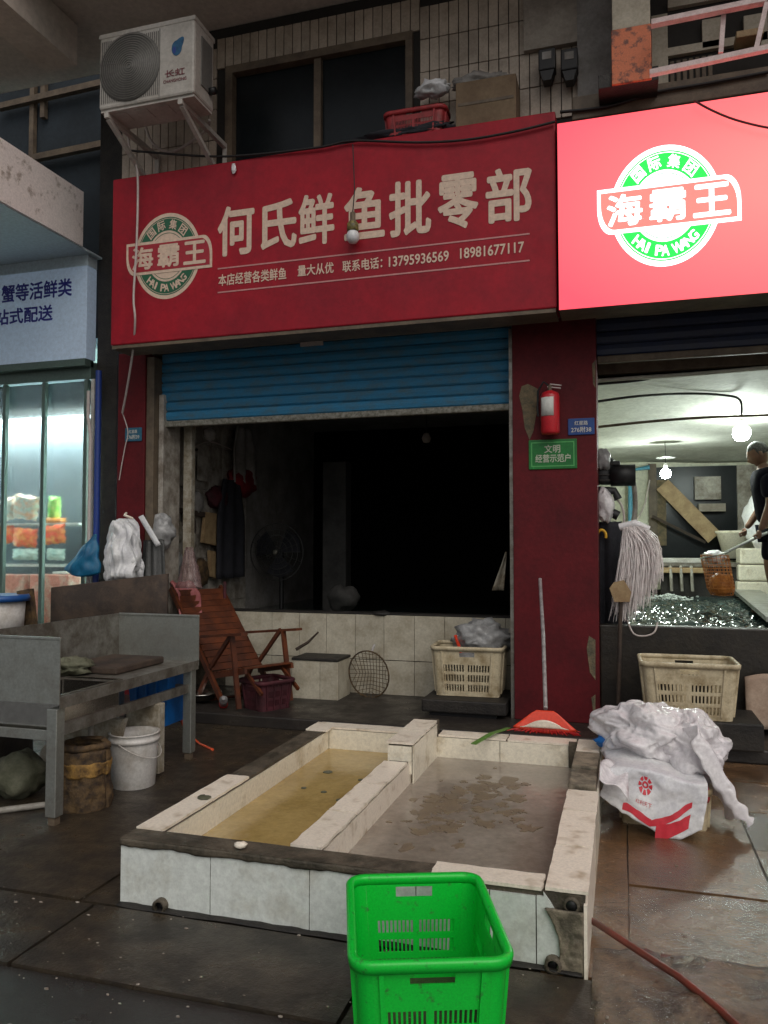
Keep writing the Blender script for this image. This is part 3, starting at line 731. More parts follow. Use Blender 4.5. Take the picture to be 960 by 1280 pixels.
def cyl_patch(u, v):
    a = R(-150)+u*R(85); return cx_+Vector((math.cos(a)*(r_+.003), math.sin(a)*(r_+.003), H_*(.40+.42*v)))
MB().sheet(cyl_patch, 8, 2, .002).build('label', 'paper', fe)
MB().tube([cx_+Vector((0,0,H_)),cx_+Vector((0,0,H_+.04))], .018, 10).build('valve', 'brownf', fe)
MB().bar(cx_+Vector((0,0,H_+.05)), cx_+Vector((.09,0,H_+.035)), .022, .008).bar(cx_+Vector((-.02,0,H_+.03)), cx_+Vector((.085,0,H_+.012)), .02, .008).build('handle', 'wire_w', fe)
MB().tube([cx_+Vector((0,0,H_+.03)),cx_+Vector((-.05,-.01,H_+.07)),cx_+Vector((-.095,0,H_)),cx_+Vector((-.1,0,H_*.6)),cx_+Vector((-.095,0,H_*.42))], .009, 8).build('hose', 'black', fe)
MB().box((c_.x-.03,YF-.02,c_.z+H_*.7),(c_.x+.03,YF-.001,c_.z+H_*.76)).build('bracket', 'black', fe)

# ================================================================ FISH TANK (two basins)
tk = thing('fish_tank', 'low white tiled concrete tank with two basins of murky water', 'fish tank', (-1.1, 4.0, 0))
TX0, TX1, TY0, TY1, TH = -2.03, -.135, 2.91, 5.16, .275
IX0, IX1, IY0, IY1 = -1.905, -.275, 3.02, 5.03
DX0, DX1 = -1.305, -1.18
mc = MB()
mc.box((TX0+.008,TY0+.008,-.01),(TX1-.008,IY0-.008,TH-.004)).box((TX0+.008,IY1+.008,-.01),(TX1-.008,TY1-.008,TH-.004))
mc.box((TX0+.008,IY0-.0079,-.01),(IX0-.008,IY1+.0079,TH-.004)).box((IX1+.008,IY0-.0079,-.01),(TX1-.008,IY1+.0079,TH-.004))
mc.box((DX0+.008,IY0-.0079,-.01),(DX1-.008,IY1+.0079,TH-.004))
mc.build('wall_core', 'tank_conc', tk)
# front tiles, joints taken from the photograph
js = [TX0]+[PY(p,1110,TY0).x for p in (263,387,520,612,670)]
def tile_y(x0, x1, z0, z1, y, m, t=.009, j=.002):
    MB().hexa([(x0+j,y,z0),(x1-j,y,z0+random.uniform(-.003,.003)),(x1-j,y+t,z0),(x0+j,y+t,z0),(x0+j,y,z1),(x1-j,y,z1+random.uniform(-.002,.002)),(x1-j,y+t,z1),(x0+j,y+t,z1)]).build('tile', m, tk)
for a_, b_ in zip(js, js[1:]): tile_y(a_, b_, random.uniform(-.004,.01), TH-.022, TY0-random.uniform(.001,.003), 'white_tile')
# last front tile broken off along a curve
pts = [(js[-1]+.002,.0),(js[-1]+.002,TH-.02),(-.285,TH-.02)]
for k in range(9):
    t = k/8; pts.append((-.285+.055*math.sin(t*2.6)+.02*t+random.uniform(-.004,.004), (TH-.025)*(1-t)+.02))
pts.append((-.26,.0))
MB().prism_y(pts, TY0-.002, TY0+.007).build('tile', 'white_tile', tk)
def rough_corner(u, v):
    z = .0+v*(TH-.055); t = 1-z/(TH-.03)
    xl = -.285+.055*math.sin(t*2.6)+.02*t-.012; x = xl+u*(-.148-xl)
    return Vector((x, TY0-.010-.010*abs(noise.noise(Vector((x*30,z*30,3)))), z))
MB().sheet(rough_corner, 16, 26, .012).build('broken_mortar', mat('pale_mortar', (.30,.25,.18), .7, (.10,.085,.06), 12, .5, .8, 40), tk)
MB().hexa([(TX1-.012,TY0-.03,0),(TX1,TY0-.03,0),(TX1,3.7,0),(TX1-.012,3.7,0),(TX1-.012,TY0-.012,TH-.03),(TX1,TY0-.012,TH-.03),(TX1,3.7,TH-.01),(TX1-.012,3.7,TH-.01)]).build('tile', 'cap_tile', tk)
for a_ in (3.705, 4.2, 4.69):
    MB().box((TX1-.01,a_,0),(TX1+.001,a_+.47,TH-.01)).build('tile', 'cream_tile', tk)
for i in range(4):
    MB().box((TX0-.001,TY0+.01+i*.56,0),(TX0+.008,TY0+.01+i*.56+.555,TH-.012)).build('tile', 'cream_tile', tk)
# inner faces
def rowx(y0, y1, n, x, m, flip=0):
    for i in range(n):
        a_ = y0+(y1-y0)*i/n; b_ = y0+(y1-y0)*(i+1)/n
        MB().box((x-.004-(0 if flip else .004),a_+.002,.02),(x+(.004 if flip else 0),b_-.002,TH-.014)).build('tile', m, tk)
rowx(IY0, IY1, 4, IX0, 'cream_tile'); rowx(IY0, IY1, 4, DX1, 'cap_tile')
rowx(IY0, IY1, 4, DX0+.004, 'cap_tile'); rowx(IY0, IY1, 4, IX1+.004, 'cream_tile', 1)
def rowy(x0, x1, n, y, m):
    for i in range(n):
        a_ = x0+(x1-x0)*i/n; b_ = x0+(x1-x0)*(i+1)/n
        MB().box((a_+.002,y,.02),(b_-.002,y+.008,TH-.014+.01)).build('tile', m, tk)
rowy(IX0, DX0, 1, IY1, 'cream_tile'); rowy(DX1, IX1-.06, 2, IY1, 'cream_tile')
MB().box((IX1-.058,IY1-.02,.02),(IX1+.0,IY1+.008,.30)).build('broken_mortar', 'tank_conc', tk)
# tops
def cap(x0, x1, y0, y1, z1, m, name='cap_tile', j=.006, t=.012):
    MB().prism(jag(x0, x1, y0, y1, j, 7), z1-t, z1+random.uniform(-.001,.001)).build(name, m, tk)
zc = TH+.012
cap(TX0-.002, -.68, TY0-.004, IY0+.002, TH+.004, 'tank_conc', 'mortar_rim', .008)
cap(-.70, -.29, TY0-.003, IY0+.006, zc, 'cap_tile', j=.007)
# left rim: two cream caps near the front, bare mortar beyond
cap(TX0+.0, IX0+.004, IY0-.0, 3.45, zc, 'cap_tile', j=.004); cap(TX0+.0, IX0+.004, 3.455, 3.84, zc, 'cap_tile', j=.006)
cap(TX0+.002, IX0-.002, 3.85, IY1, TH+.003, 'tank_conc', 'mortar_rim', .006)
MB().blob((IX0-.045,3.45,zc+.003), (.035,.035,.006), 10, .5, 3, 2).build('painted_notch', 'grey_green', tk)  # flat dark blob painted in for a shaded notch between the caps
# divider
for i in range(3):
    a_ = IY0+.01+i*.44; cap(DX0-.006, DX1+.004, a_, a_+.43, zc, 'cap_tile', j=.007)
MB().box((DX0-.002,4.42,TH-.01),(DX1+.012,IY1+.1,.365), .006).build('divider_block', 'tank_conc', tk)
MB().box((DX1+.0125,4.43,.10),(DX1+.02,IY1-.004,.355)).build('tile', 'cream_tile', tk)
MB().box((DX0-.004,4.411,.20),(DX1+.012,4.419,.355)).build('tile', 'cream_tile', tk)
cap(DX0-.008, DX1+.022, 4.41, 4.70, .378, 'cap_tile', j=.006); cap(DX0-.008, DX1+.022, 4.72, 5.02, .378, 'cap_tile', j=.006)
# back rim
cap(TX0+.03, DX0-.02, IY1+.0, TY1, zc, 'cap_tile', j=.006); cap(DX1+.03, -.72, IY1, TY1, zc, 'cap_tile', j=.006); cap(-.71, IX1-.02, IY1, TY1+.02, zc-.002, 'cap_tile', j=.008)
cap(TX0+.0, TX0+.15, 4.93, 5.15, zc+.001, 'cap_tile', j=.004)
# right rim
for (a_, b_) in ((2.915,3.34),(3.345,3.78),(3.79,4.1)): cap(IX1-.004, TX1+.004, a_, b_, zc, 'cap_tile', j=.004)
for i, (a_, b_) in enumerate(((4.12,4.42),(4.43,4.75),(4.76,5.1))):
    MB().box((IX1-.006,a_,TH-.01),(TX1-.01,b_,TH+.03+.012*(i%2)), .008).build('loose_brick', MATS['pale_mortar'] if i < 2 else M['cap_tile'], tk)
# water
struct(MB().box((IX0-.001,IY0-.001,.0),(DX0+.001,IY1,.145)).build('ochre_water', 'ochre', tk), 'structure')
struct(MB().box((DX1-.001,IY0-.001,.0),(IX1+.001,IY1,.145)).build('brown_water', 'mud', tk), 'structure')
sc = MB()
for i in range(120):
    if i < 44: c_ = Vector((random.gauss(-.95,.07), random.gauss(3.95,.2), .1655))
    elif i < 80: c_ = Vector((random.gauss(-.72,.10), random.gauss(4.5,.15), .1655))
    else: c_ = Vector((random.gauss(-.78,.14), random.gauss(4.05,.18), .1655))
    r0 = random.choice((.008,.012,.02,.03,.045)); n_ = 14; ph = random.uniform(0,9)
    el = random.uniform(.5,1)
    ps = []
    for k in range(n_):
        a = 2*PI*k/n_; rr = r0*(1+1.3*noise.noise(Vector((math.cos(a)*1.6+ph, math.sin(a)*1.6, i))))
        ps.append((min(max(c_.x+rr*math.cos(a), DX1+.01), IX1-.01), min(max(c_.y+rr*math.sin(a)*el*1.4, IY0+.01), IY1-.01)))
    sc.prism(ps, .14, .1462+.00003*i)
struct(sc.build('floating_scum', 'scum', tk), 'stuff')
for i, (p, r0) in enumerate((((410,965),.03),((425,1000),.022),((405,990),.018),((452,975),.02),((380,985),.016))):
    c_ = PZ(*p, .1465)
    MB().lathe([(0,0),(r0,0),(r0*.9,.003),(r0*.5,.002),(0,.002)], c_, 12, jit=.4).build('floating_leaf', 'grey_green', tk)
def drip(u, v):
    x = TX0+(-.69-TX0)*u; d_ = .016+.014*noise.noise(Vector((x*7,0,0)))+.008*noise.noise(Vector((x*26,0,0)))
    return Vector((x, TY0-.006, TH+.002-(.016+d_*.7)*(1-v)))
MB().sheet(drip, 90, 3, .008).build('mortar_edge', 'tank_conc', tk)
# drain stubs
for p in ((203,1137),(692,1218)):
    c_ = PY(*p, TY0); c_.z = max(c_.z, .03)
    MB().lathe([(.020,-.03),(.030,-.03),(.030,.02),(.020,.02),(.020,-.03)], (c_.x,TY0-.0,c_.z), 18, 'Y').build('drain_pipe', 'tank_conc', tk)
    MB().lathe([(0,0),(.021,0),(.021,.004),(0,.004)], (c_.x,TY0-.012,c_.z), 18, 'Y').build('drain_hole', 'black', tk)
c_ = PY(718,1130,TY0)
MB().lathe([(.020,-.006),(.029,-.006),(.029,.02),(.020,.02),(.020,-.006)], (c_.x-.01,TY0,TH-.04), 18, 'Y').build('drain_pipe', 'tank_conc', tk)
MB().lathe([(0,0),(.021,0),(.021,.004),(0,.004)], (c_.x-.01,TY0-.003,TH-.04), 18, 'Y').build('drain_hole', 'black', tk)
def grime(u, v):
    x = TX0+.0+(TX1-TX0-.02)*u
    w = .03+.02*noise.noise(Vector((x*5,1,0)))
    return Vector((x, TY0-.004-w*(1-v), .012+.006*v*(1+noise.noise(Vector((x*14,v,0))))))
MB().sheet(grime, 70, 3, .004).build('grime_line', 'dirt', tk)
tag(MB().blob(PZ(301,1060,zc-.002)+Vector((0,0,.012)), (.028,.02,.014), 10, .5, 2, 5).build('tile_chip', 'cap_tile'), 'small pale chip of tile on the front mortar rim', 'chip')

# ================================================================ CRATES
def crate(label, name, cx, cy, z0, W, D, H, taper, m, rows, zrot=0, nslots=9, group=None, rows_side=None, label_parts=None, handle=.13, side_groups=3):
    t = thing(name, label, 'crate', (cx, cy, z0), group)
    mt = Matrix.Translation((cx, cy, z0)) @ Matrix.Rotation(zrot, 4, 'Z')
    rc = .05
    def corner_path(w, d):
        pts = []
        for (sx, sy, a0) in ((1,-1,-90),(1,1,0),(-1,1,90),(-1,-1,180)):
            for k in range(6):
                a = R(a0+k*18); pts.append((sx*(w/2-rc)+rc*math.cos(a), sy*(d/2-rc)+rc*math.sin(a)))
        return pts
    def side(i, s, v, off=0):
        """i: 0 front(-y) 1 right(+x) 2 back 3 left ; s in -1..1 along the flat part"""
        k = 1-taper*(1-v); w, d = W*k, D*k
        if i == 0: return Vector((s*(w/2-rc), -d/2-off, v*H))
        if i == 1: return Vector((w/2+off, s*(d/2-rc), v*H))
        if i == 2: return Vector((-s*(w/2-rc), d/2+off, v*H))
        return Vector((-w/2-off, -s*(d/2-rc), v*H))
    th_ = .006
    wall = MB(mt)
    def cell(i, s0, s1, v0, v1, o=0, th=th_):
        a, b, c, d = side(i,s0,v0,o), side(i,s1,v0,o), side(i,s1,v1,o), side(i,s0,v1,o)
        e, f, g_, h = side(i,s0,v0,o-th), side(i,s1,v0,o-th), side(i,s1,v1,o-th), side(i,s0,v1,o-th)
        wall.hexa([a,b,f,e,d,c,g_,h])
    for i in range(4):
        ng = 2 if i in (0, 2) else side_groups
        L = (W if i in (0,2) else D)-2*rc
        vprev = .06
        cell(i,-1,1,0,.06)
        for (v0, v1) in rows:
            cell(i,-1,1,vprev,v0)
            gw_ = 1.64/ng; s = -1
            for gi in range(ng):
                g0 = -1+.10+gi*(1.8/ng)+.03; g1 = g0+1.8/ng-.10
                cell(i, s, g0, v0, v1)
                st_ = (g1-g0)/nslots
                for q_ in range(nslots):
                    cell(i, g0+st_*q_+st_*.58, g0+st_*(q_+1), v0, v1, -.001, .004)
                s = g1
            cell(i, s, 1, v0, v1)
            vprev = v1
        hv0, hv1 = .80, .90
        cell(i,-1,1,vprev,hv0)
        hw = handle/(L/2)/2*1.0
        if i in (0, 2) or True:
            cell(i,-1,-hw,hv0,hv1); cell(i,hw,1,hv0,hv1)
        cell(i,-1,1,hv1,.985)
    # rounded corners
    for (sx, sy, a0) in ((1,-1,-90),(1,1,0),(-1,1,90),(-1,-1,180)):
        vs = []; n_ = 6
        for v in (0, 1):
            k = 1-taper*(1-v); w, d = W*k, D*k
            for o in (0, -th_):
                for q_ in range(n_):
                    a = R(a0+q_*18); vs.append((sx*(w/2-rc)+(rc+o)*math.cos(a), sy*(d/2-rc)+(rc+o)*math.sin(a), v*H*.985))
        fs = []
        for q_ in range(n_-1):
            fs += [(q_,q_+1,2*n_+q_+1,2*n_+q_), (n_+q_+1,n_+q_,3*n_+q_,3*n_+q_+1)]
        wall.raw(vs, fs, True)
    wall.build('basket_wall', m, t)
    rim = MB(mt); P = corner_path(W, D); n_ = len(P); vs = []
    pro = [(-.008,-.03),(.014,-.03),(.018,-.004),(.012,.004),(-.004,.004),(-.010,-.004)]
    for (x_, y_) in P:
        # outward direction from nearest corner centre
        c0 = (math.copysign(W/2-rc, x_), math.copysign(D/2-rc, y_)); dv = Vector((x_-c0[0], y_-c0[1], 0)).normalized()
        for (o, z_) in pro: vs.append((x_+dv.x*o, y_+dv.y*o, H+z_))
    k_ = len(pro); fs = []
    for i in range(n_):
        j = (i+1) % n_
        for q_ in range(k_): fs.append((i*k_+q_, j*k_+q_, j*k_+(q_+1)%k_, i*k_+(q_+1)%k_))
    rim.raw(vs, fs, True); rim.build('rim', m, t)
    k = 1-taper
    b = MB(mt); b.box((-W*k/2+.01,-D*k/2+.01,.0),(W*k/2-.01,D*k/2-.01,.008))
    b.build('base', m, t)
    for i in range(4):
        for s in ((-.86,.86) if i in (0,2) else (-.95,-.32,.32,.95)):
            a = side(i,s,.06,.004); b2 = side(i,s,.92,.006); MB(mt).bar(a, b2, .014, .010).build('rib', m, t)
    return t
R3 = [(.10,.24),(.30,.44),(.50,.64)]
crate('bright green plastic crate standing open in front of the white tank', 'green_crate', -.62, 2.47, 0.0, .44, .57, .345, .10, 'green_pl', [(.10,.22),(.28,.40),(.46,.58)], R(20), 9)
crate('empty cream plastic crate on a dark block before the lit room', 'cream_crate', .43, 6.15, .29, .64, .46, .39, .12, 'cream_pl', R3, R(1), 8)
tag(MB().box((.06,5.93,.1),(.90,6.45,.286), .01).build('scale_platform', 'dirt'), 'dark block under the cream crate at right', 'block')
wcr = crate('cream plastic crate with a plastic bag on top left of the red pillar', 'cream_crate', PZ(583,870,.24).x, 6.80, .24, .60, .44, .41, .10, 'cream_pl', R3, R(3), 8)
cx2 = PZ(583,870,.24).x
tsc = thing('floor_scale', 'dark low platform scale under the cream crate by the red pillar', 'scale', (cx2, 6.75, .1))
MB().box((cx2-.34,6.42,.13),(cx2+.36,7.05,.236), .012).build('platform', 'dirt', tsc)
MB().box((cx2-.28,6.46,.10),(cx2+.28,7.0,.128)).build('base', 'black', tsc)
tag(MB().blob((cx2+.10,6.85,.70), (.24,.18,.15), 36, .35, 2.5, 3, None, .22).build('plastic_bag', 'bag_d'), 'crumpled grey plastic bag on top of the left cream crate', 'plastic bag')
tag(MB().bar((cx2-.06,6.72,.58),(cx2-.12,6.75,.73),.03,.012).build('orange_scoop', 'orange_pl'), 'small orange scoop poking out of the left cream crate', 'scoop')
tag(MB().blob((cx2-.05,6.8,.52), (.22,.16,.08), 26, .3, 3, 9, None, .2).build('crate_contents', 'bag_d'), 'grey plastic lying inside the left cream crate', 'plastic wrap')
# right: beige sack against the tank front
def sack(u, v):
    return Vector((.86+u*.7, 6.50+.02*math.sin(u*9)-.05*(1-v), .12+v*(.40-.12*u**3)+.03*math.sin(u*6)))
tag(MB().sheet(sack, 16, 10, .02).build('beige_sack', mat('beige_sack', (.44,.33,.25), .8, (.32,.22,.16), 6, .4, .2)), 'beige board leaning on the dark tank beside the cream crate', 'board')

# ---------------------------------------------------------------- bag pile right of the tank
YB_ = 4.42
low = crate('low yellowish crate hidden under the printed plastic bag', 'cream_crate', .20, 4.74, .0, .46, .46, .22, .06, 'cream_pl', [(.12,.5)], R(-3), 9)
tag(MB().box((.0,4.44,.10),(.02,4.5,.16)).box((-.02,4.5,.15),(.42,4.9,.24), .02).build('red_box_liner', 'red_pl2'), 'red plastic box showing under the printed bag', 'box')
def pile(name, label, c, r, seed, m='bag', amp=.36, cr=.10):
    return tag(MB().blob(c, r, 150, amp, 1.8, seed, .02, cr).build(name, m), label, 'plastic bag')
pile('plastic_bag', 'large crumpled clear white plastic bag heaped beside the tank', (.13,4.90,.42), (.29,.28,.19), 11)
pile('plastic_bag', 'clear plastic bag on the right of the heap sloping down', (.34,4.82,.36), (.20,.24,.18), 14)
def tail(u, v):
    x = .33+.26*u+.04*math.sin(v*5); z = .42*(1-u)**1.3+.05; y = 4.62-.06*u+(v-.5)*.24*(1-.4*u)+.0
    n_ = noise.noise(Vector((u*6,v*5,1)))*.03
    return Vector((x+ n_, y-.05*math.sin(v*PI), z+.06*math.sin(v*PI)+n_))
tag(MB().sheet(tail, 24, 16, .006).build('plastic_bag', 'bag'), 'thin trailing end of clear plastic hanging to the wet ground', 'plastic bag')
# printed bag: a draped sheet with emblem and red bands
def pbag(u, v):
    # u 0..1 left to right, v 0 top (back) .. 1 hanging bottom (front)
    x = -.12+.50*u+.02*math.sin(v*4)
    drop = .27-.05*abs(u-.35)-.04*math.sin(u*7)
    if v < .35: y = 4.78-.36*(v/.35); z = .325+.03*math.sin(u*5)-.02*(v/.35)
    else:
        t = (v-.35)/.65; y = 4.42-.05*t; z = .305+.03*math.sin(u*5)-drop*t*(1.0 if u > .22 else .45+.55*u/.22)
    w = noise.noise(Vector((u*4,v*4,0)))*.014+.005*noise.noise(Vector((u*13,v*12,3)))
    return Vector((x, y-.012+w*1.2, z+w))
pb = thing('printed_bag', 'white plastic bag printed with a red flower emblem and red stripes', 'plastic bag', (.28, 4.5, .1))
MB().sheet(pbag, 44, 40, .004).build('bag_body', 'bag_w', pb)
def on_bag(mb, pts, name_fan=True, off=.004):
    vs = []
    for (u, v) in pts:
        p = pbag(u, v); du = pbag(u+.01, v)-p; dv = pbag(u, v+.01)-p; n_ = du.cross(dv).normalized()
        if n_.y > 0: n_ = -n_
        vs.append(p+n_*off)
    return vs
def decal_strip(name, m, u0, v0, u1, v1, w, n_=24, off=.0045):
    mb = MB(); vs = []
    for i in range(n_+1):
        t = i/n_; vs += on_bag(mb, [(u0+(u1-u0)*t, v0+(v1-v0)*t-w/2), (u0+(u1-u0)*t, v0+(v1-v0)*t), (u0+(u1-u0)*t, v0+(v1-v0)*t+w/2)], off=off)
    fs = []
    for i in range(n_):
        for k in (0,1): fs.append((3*i+k,3*i+k+1,3*i+4+k,3*i+3+k))
    mb.raw(vs, fs, True); return mb.build(name, m, pb)
ink = mat('bag_red_ink', (.62,.03,.05), .4, bump=0)
decal_strip('red_stripe', ink, .22, .90, .50, .93, .09); decal_strip('red_stripe', ink, .50, .93, .86, .62, .08); decal_strip('red_stripe', ink, .55, .985, .86, .82, .17)
mb = MB()
for k in range(8):
    a0 = 2*PI*k/8
    pts = []
    for q_ in range(7):
        a = a0+R(-17)+R(34)*q_/6; pts.append((.40+.075*math.cos(a)*.9, .56+.115*math.sin(a)))
    inn = [(.40+.042*math.cos(a0+s)*.9, .56+.065*math.sin(a0+s)) for s in (R(14),R(-14))]
    pp = pts+inn; mb.raw(on_bag(mb, pp), [tuple(range(len(pp)))])
for q_ in range(12):
    a = 2*PI*q_/12; b2 = 2*PI*(q_+1)/12
    mb.raw(on_bag(mb, [(.40+.032*math.cos(a), .56+.05*math.sin(a)),(.40+.032*math.cos(b2), .56+.05*math.sin(b2)),(.40+.016*math.cos(b2), .56+.025*math.sin(b2)),(.40+.016*math.cos(a), .56+.025*math.sin(a))]), [(0,1,2,3)])
mb.build('flower_emblem', ink, pb)
mb = MB(); vs_, fs_ = glyph('红利天下')
xs = [v[0] for v in vs_]; ys_ = [v[1] for v in vs_]
mb.raw(on_bag(mb, [(.33+.15*(x-min(xs))/(max(xs)-min(xs)), .785-.055*(y-min(ys_))/(max(ys_)-min(ys_))) for x, y in vs_]), fs_); mb.build('lettering', ink, pb)
tag(MB().blob((-.10,4.86,.36), (.075,.06,.04), 18, .4, 2, 4, None, .15).build('blue_bag', 'blue_pl'), 'bit of bright blue plastic between the tank and bag heap', 'plastic bag')
def ctail(u, v):
    return Vector((-.13+.14*u, 4.5-.28*v, .33-.10*v*u+.02*math.sin(u*6+v*4)))
tag(MB().sheet(ctail, 10, 12, .004).build('bag_handle', 'bag'), 'clear plastic bag handle lying on the tank rim', 'plastic bag')

# ---------------------------------------------------------------- broom and leaf
bt = PZ(682,918,.29)
br = thing('broom', 'red plastic broom with a silver handle leaning on the pillar', 'broom', (bt.x, 5.30, .29))
hx = PY(682,886,5.34); tx = PY(675,724,6.42)
MB().tube([hx, hx.lerp(tx,.5)+Vector((.006,0,0)), tx], .014, 10).build('handle', 'silver', br)
ax = (tx-hx).normalized()
def fan(u, v):
    w = .055+.15*v**.8; a = (u-.5)*2
    return Vector((hx.x+a*w*1.0, 5.31-.05*v, hx.z-.008-(.135*v)*(1-.22*abs(a)**2*v) ))
MB().sheet(fan, 16, 8, .035).build('broom_head', 'orange_pl', br)
def lip(u, v):
    a = (u-.5)*2; return Vector((hx.x+a*(.155-.03*v), 5.235-.004*v, hx.z-.115+.012+v*.052*(1-abs(a)**2)))
MB().sheet(lip, 20, 4, .006).build('head_band', 'cap_tile', br)
bm_ = MB()
for i in range(150):
    a = random.uniform(-1,1); p = Vector((hx.x+a*.165, 5.285+random.uniform(-.03,.02), hx.z-.12)); q_ = Vector((hx.x+a*.235+random.uniform(-.01,.01), p.y-.03+random.uniform(-.03,.03), .292+random.uniform(0,.01)))
    bm_.tube([p, p.lerp(q_,.5)+Vector((0,0,.003)), q_], [.006,.005,.003], 4)
bm_.build('bristles', 'red_pl', br)
l0, l1 = PZ(592,930,.30), PZ(636,910,.30)
tag(MB().bar(l0, l0.lerp(l1,.5)+Vector((0,0,.015)), .035, .006).bar(l0.lerp(l1,.5)+Vector((0,0,.015)), l1, .03, .006).build('scallion_leaf', 'greenleaf'), 'green leaf stalk lying over the back rim of the tank', 'leaf')

# ---------------------------------------------------------------- red hose at lower right
pts = [PZ(747,1155,.05), PZ(800,1190,.055), PZ(850,1222,.05), PZ(900,1262,.04), PZ(935,1295,.03), PZ(980,1340,.03)]
tag(MB().tube([PZ(738,1150,.03)]+pts, .0125, 12).build('red_hose', 'hose'), 'dull red hose running from the tank corner over the kerb', 'hose')

# ================================================================ STEEL SINK TABLE
sk = thing('sink_table', 'galvanised steel fish table with raised sides and square legs', 'table', (-3.4, 4.3, 0))
SX1, SX0, SY0, SY1 = -2.9, -4.3, 3.59, 5.05
zb_, zt_, = .68, 1.005
MB().box((SX0,SY0,zb_-.03),(SX1,SY0+.006,zt_)).build('side_panel', 'steel', sk)
MB().box((SX0,SY0-.004,zt_-.012),(SX1+.002,SY0+.014,zt_+.003), .003).build('panel_edge', 'steel', sk)
xb = PY(157,768,SY1).x
MB().box((SX1-.66,SY1-.006,zb_-.03),(SX1,SY1,zt_)).build('side_panel', 'steel', sk)
MB().box((SX1-.66,SY1-.014,zt_-.012),(SX1+.002,SY1+.004,zt_+.003), .003).build('panel_edge', 'steel', sk)
MB().box((SX1-.666,SY0+.008,zb_),(SX1-.66,SY1-.0,zt_-.0)).build('splashback', 'dsteel', sk)
MB().box((SX1-.004,SY0+.007,zb_-.055),(SX1,SY1-.007,zb_+.008)).build('apron', 'dsteel', sk)
# top with a sunk basin near the front
BX0, BX1, BY0, BY1 = SX1-.46, SX1-.06, SY0+.08, SY0+.60
tp = MB()
tp.box((SX1-.66,SY0+.008,zb_-.012),(BX0,SY1-.008,zb_)).box((BX1,SY0+.008,zb_-.012),(SX1-.005,SY1-.008,zb_)).box((BX0,BY1,zb_-.012),(BX1,SY1-.008,zb_)).box((BX0,SY0+.008,zb_-.012),(BX1,BY0,zb_))
tp.build('worktop', 'dsteel', sk)
bs_ = MB()
bs_.box((BX0-.002,BY0-.002,zb_-.22),(BX1+.002,BY1+.002,zb_-.21)).box((BX0-.006,BY0-.002,zb_-.22),(BX0-.002,BY1+.002,zb_-.013)).box((BX1+.002,BY0-.002,zb_-.22),(BX1+.006,BY1+.002,zb_-.013)).box((BX0,BY0-.008,zb_-.22),(BX1,BY0-.003,zb_-.013)).box((BX0,BY1+.003,zb_-.22),(BX1,BY1+.008,zb_-.013))
bs_.build('basin', 'chrome', sk)
rim_ = MB(); w = .02
for (a, b) in (((BX0-w,BY0-w),(BX1+w,BY0)),((BX0-w,BY1),(BX1+w,BY1+w)),((BX0-w,BY0),(BX0,BY1)),((BX1,BY0),(BX1+w,BY1))): rim_.box((a[0],a[1],zb_+.001),(b[0],b[1],zb_+.008))
rim_.build('basin_rim', 'chrome', sk)
for (x_, y_) in ((SX1-.045,SY0+.03),(SX1-.045,SY1-.05),(SX1-.63,SY1-.05),(SX1-.63,SY0+.06),(SX0+.1,SY0+.03)):
    lg = MB().box((x_-.033,y_-.033,.05),(x_+.033,y_+.033,zb_-.056), .004).build('leg', 'steel', sk)
    MB().box((x_-.022,y_-.022,.0),(x_+.022,y_+.022,.049)).build('leg_foot', 'brownf', lg)
zr = .50
MB().box((SX0,SY0+.02,zr-.05),(SX1-.08,SY0+.04,zr)).build('stretcher', 'steel', sk)
MB().box((SX1-.055,SY0+.066,zr-.03),(SX1-.03,SY1-.085,zr+.03)).build('stretcher', 'dsteel', sk)
MB().box((SX1-.66,SY1-.06,zr-.03),(SX1-.08,SY1-.04,zr+.02)).build('stretcher', 'dsteel', sk)
tag(MB().box((SX1-.60,SY0+.75,zb_+.002),(SX1-.18,SY0+1.3,zb_+.05), .012).build('chopping_board', 'wood_d'), 'dark wet chopping board lying in the steel table', 'chopping board')
rg = MB()
rg.blob((SX1-.50,SY0+.72,zb_+.05), (.14,.12,.05), 30, .5, 3, 8, zb_+.003, .3); tag(rg.build('wet_rag', 'grey_green'), 'dark crumpled rag beside the chopping board', 'rag')
# dark plank wall behind the sink
pa, pb_ = PY(88,775,5.25), PY(200,730,5.25)
def board(u, v):
    x = -4.35+u*1.05; z = .55+v*(.62+.12*u); return Vector((x, 5.28+.01*math.sin(u*5), z))
tag(MB().sheet(board, 8, 3, .03).build('leaning_plank', 'wood_d'), 'wide dark plank propped behind the steel table', 'plank')
# tub, bucket, cup at far left
def bucket(name, label, c, r0, r1, h, m, cat='bucket', lip=True, handle=False, inner=None):
    t = thing(name, label, cat, c)
    mb = MB().lathe([(0,0),(r0*.96,0),(r0,.008),(r0+(r1-r0)*.78,h*.78),(r1*.985,h),(r1*.955,h),(r0+(r1-r0)*.78-.004,h*.78),(r0-.004,.012),(0,.012)], c, 32)
    mb.build('bucket_body', m, t)
    if lip:
        MB().lathe([(r1*.985,h*.84),(r1*1.045,h*.84),(r1*1.045,h*.90),(r1*1.02,h*.905),(r1*1.02,h*.985),(r1*1.05,h*.99),(r1*1.05,h),(r1*.955,h+.001)], c, 32).build('rim', m, t)
    if handle:
        pts = [Vector(c)+Vector((r1*1.10*math.sin(a), -r1*1.08*math.cos(a), h*.86-.10*math.sin(a))) for a in [PI*k/14 for k in range(15)]]
        MB().tube(pts, .003, 6).build('bail_handle', 'white_pl', t)
    return t
bucket('white_bucket', 'empty dirty white plastic bucket on the pavement beside the steel table', (-2.955,4.36,.0), .13, .15, .335, 'white_pl', handle=True)
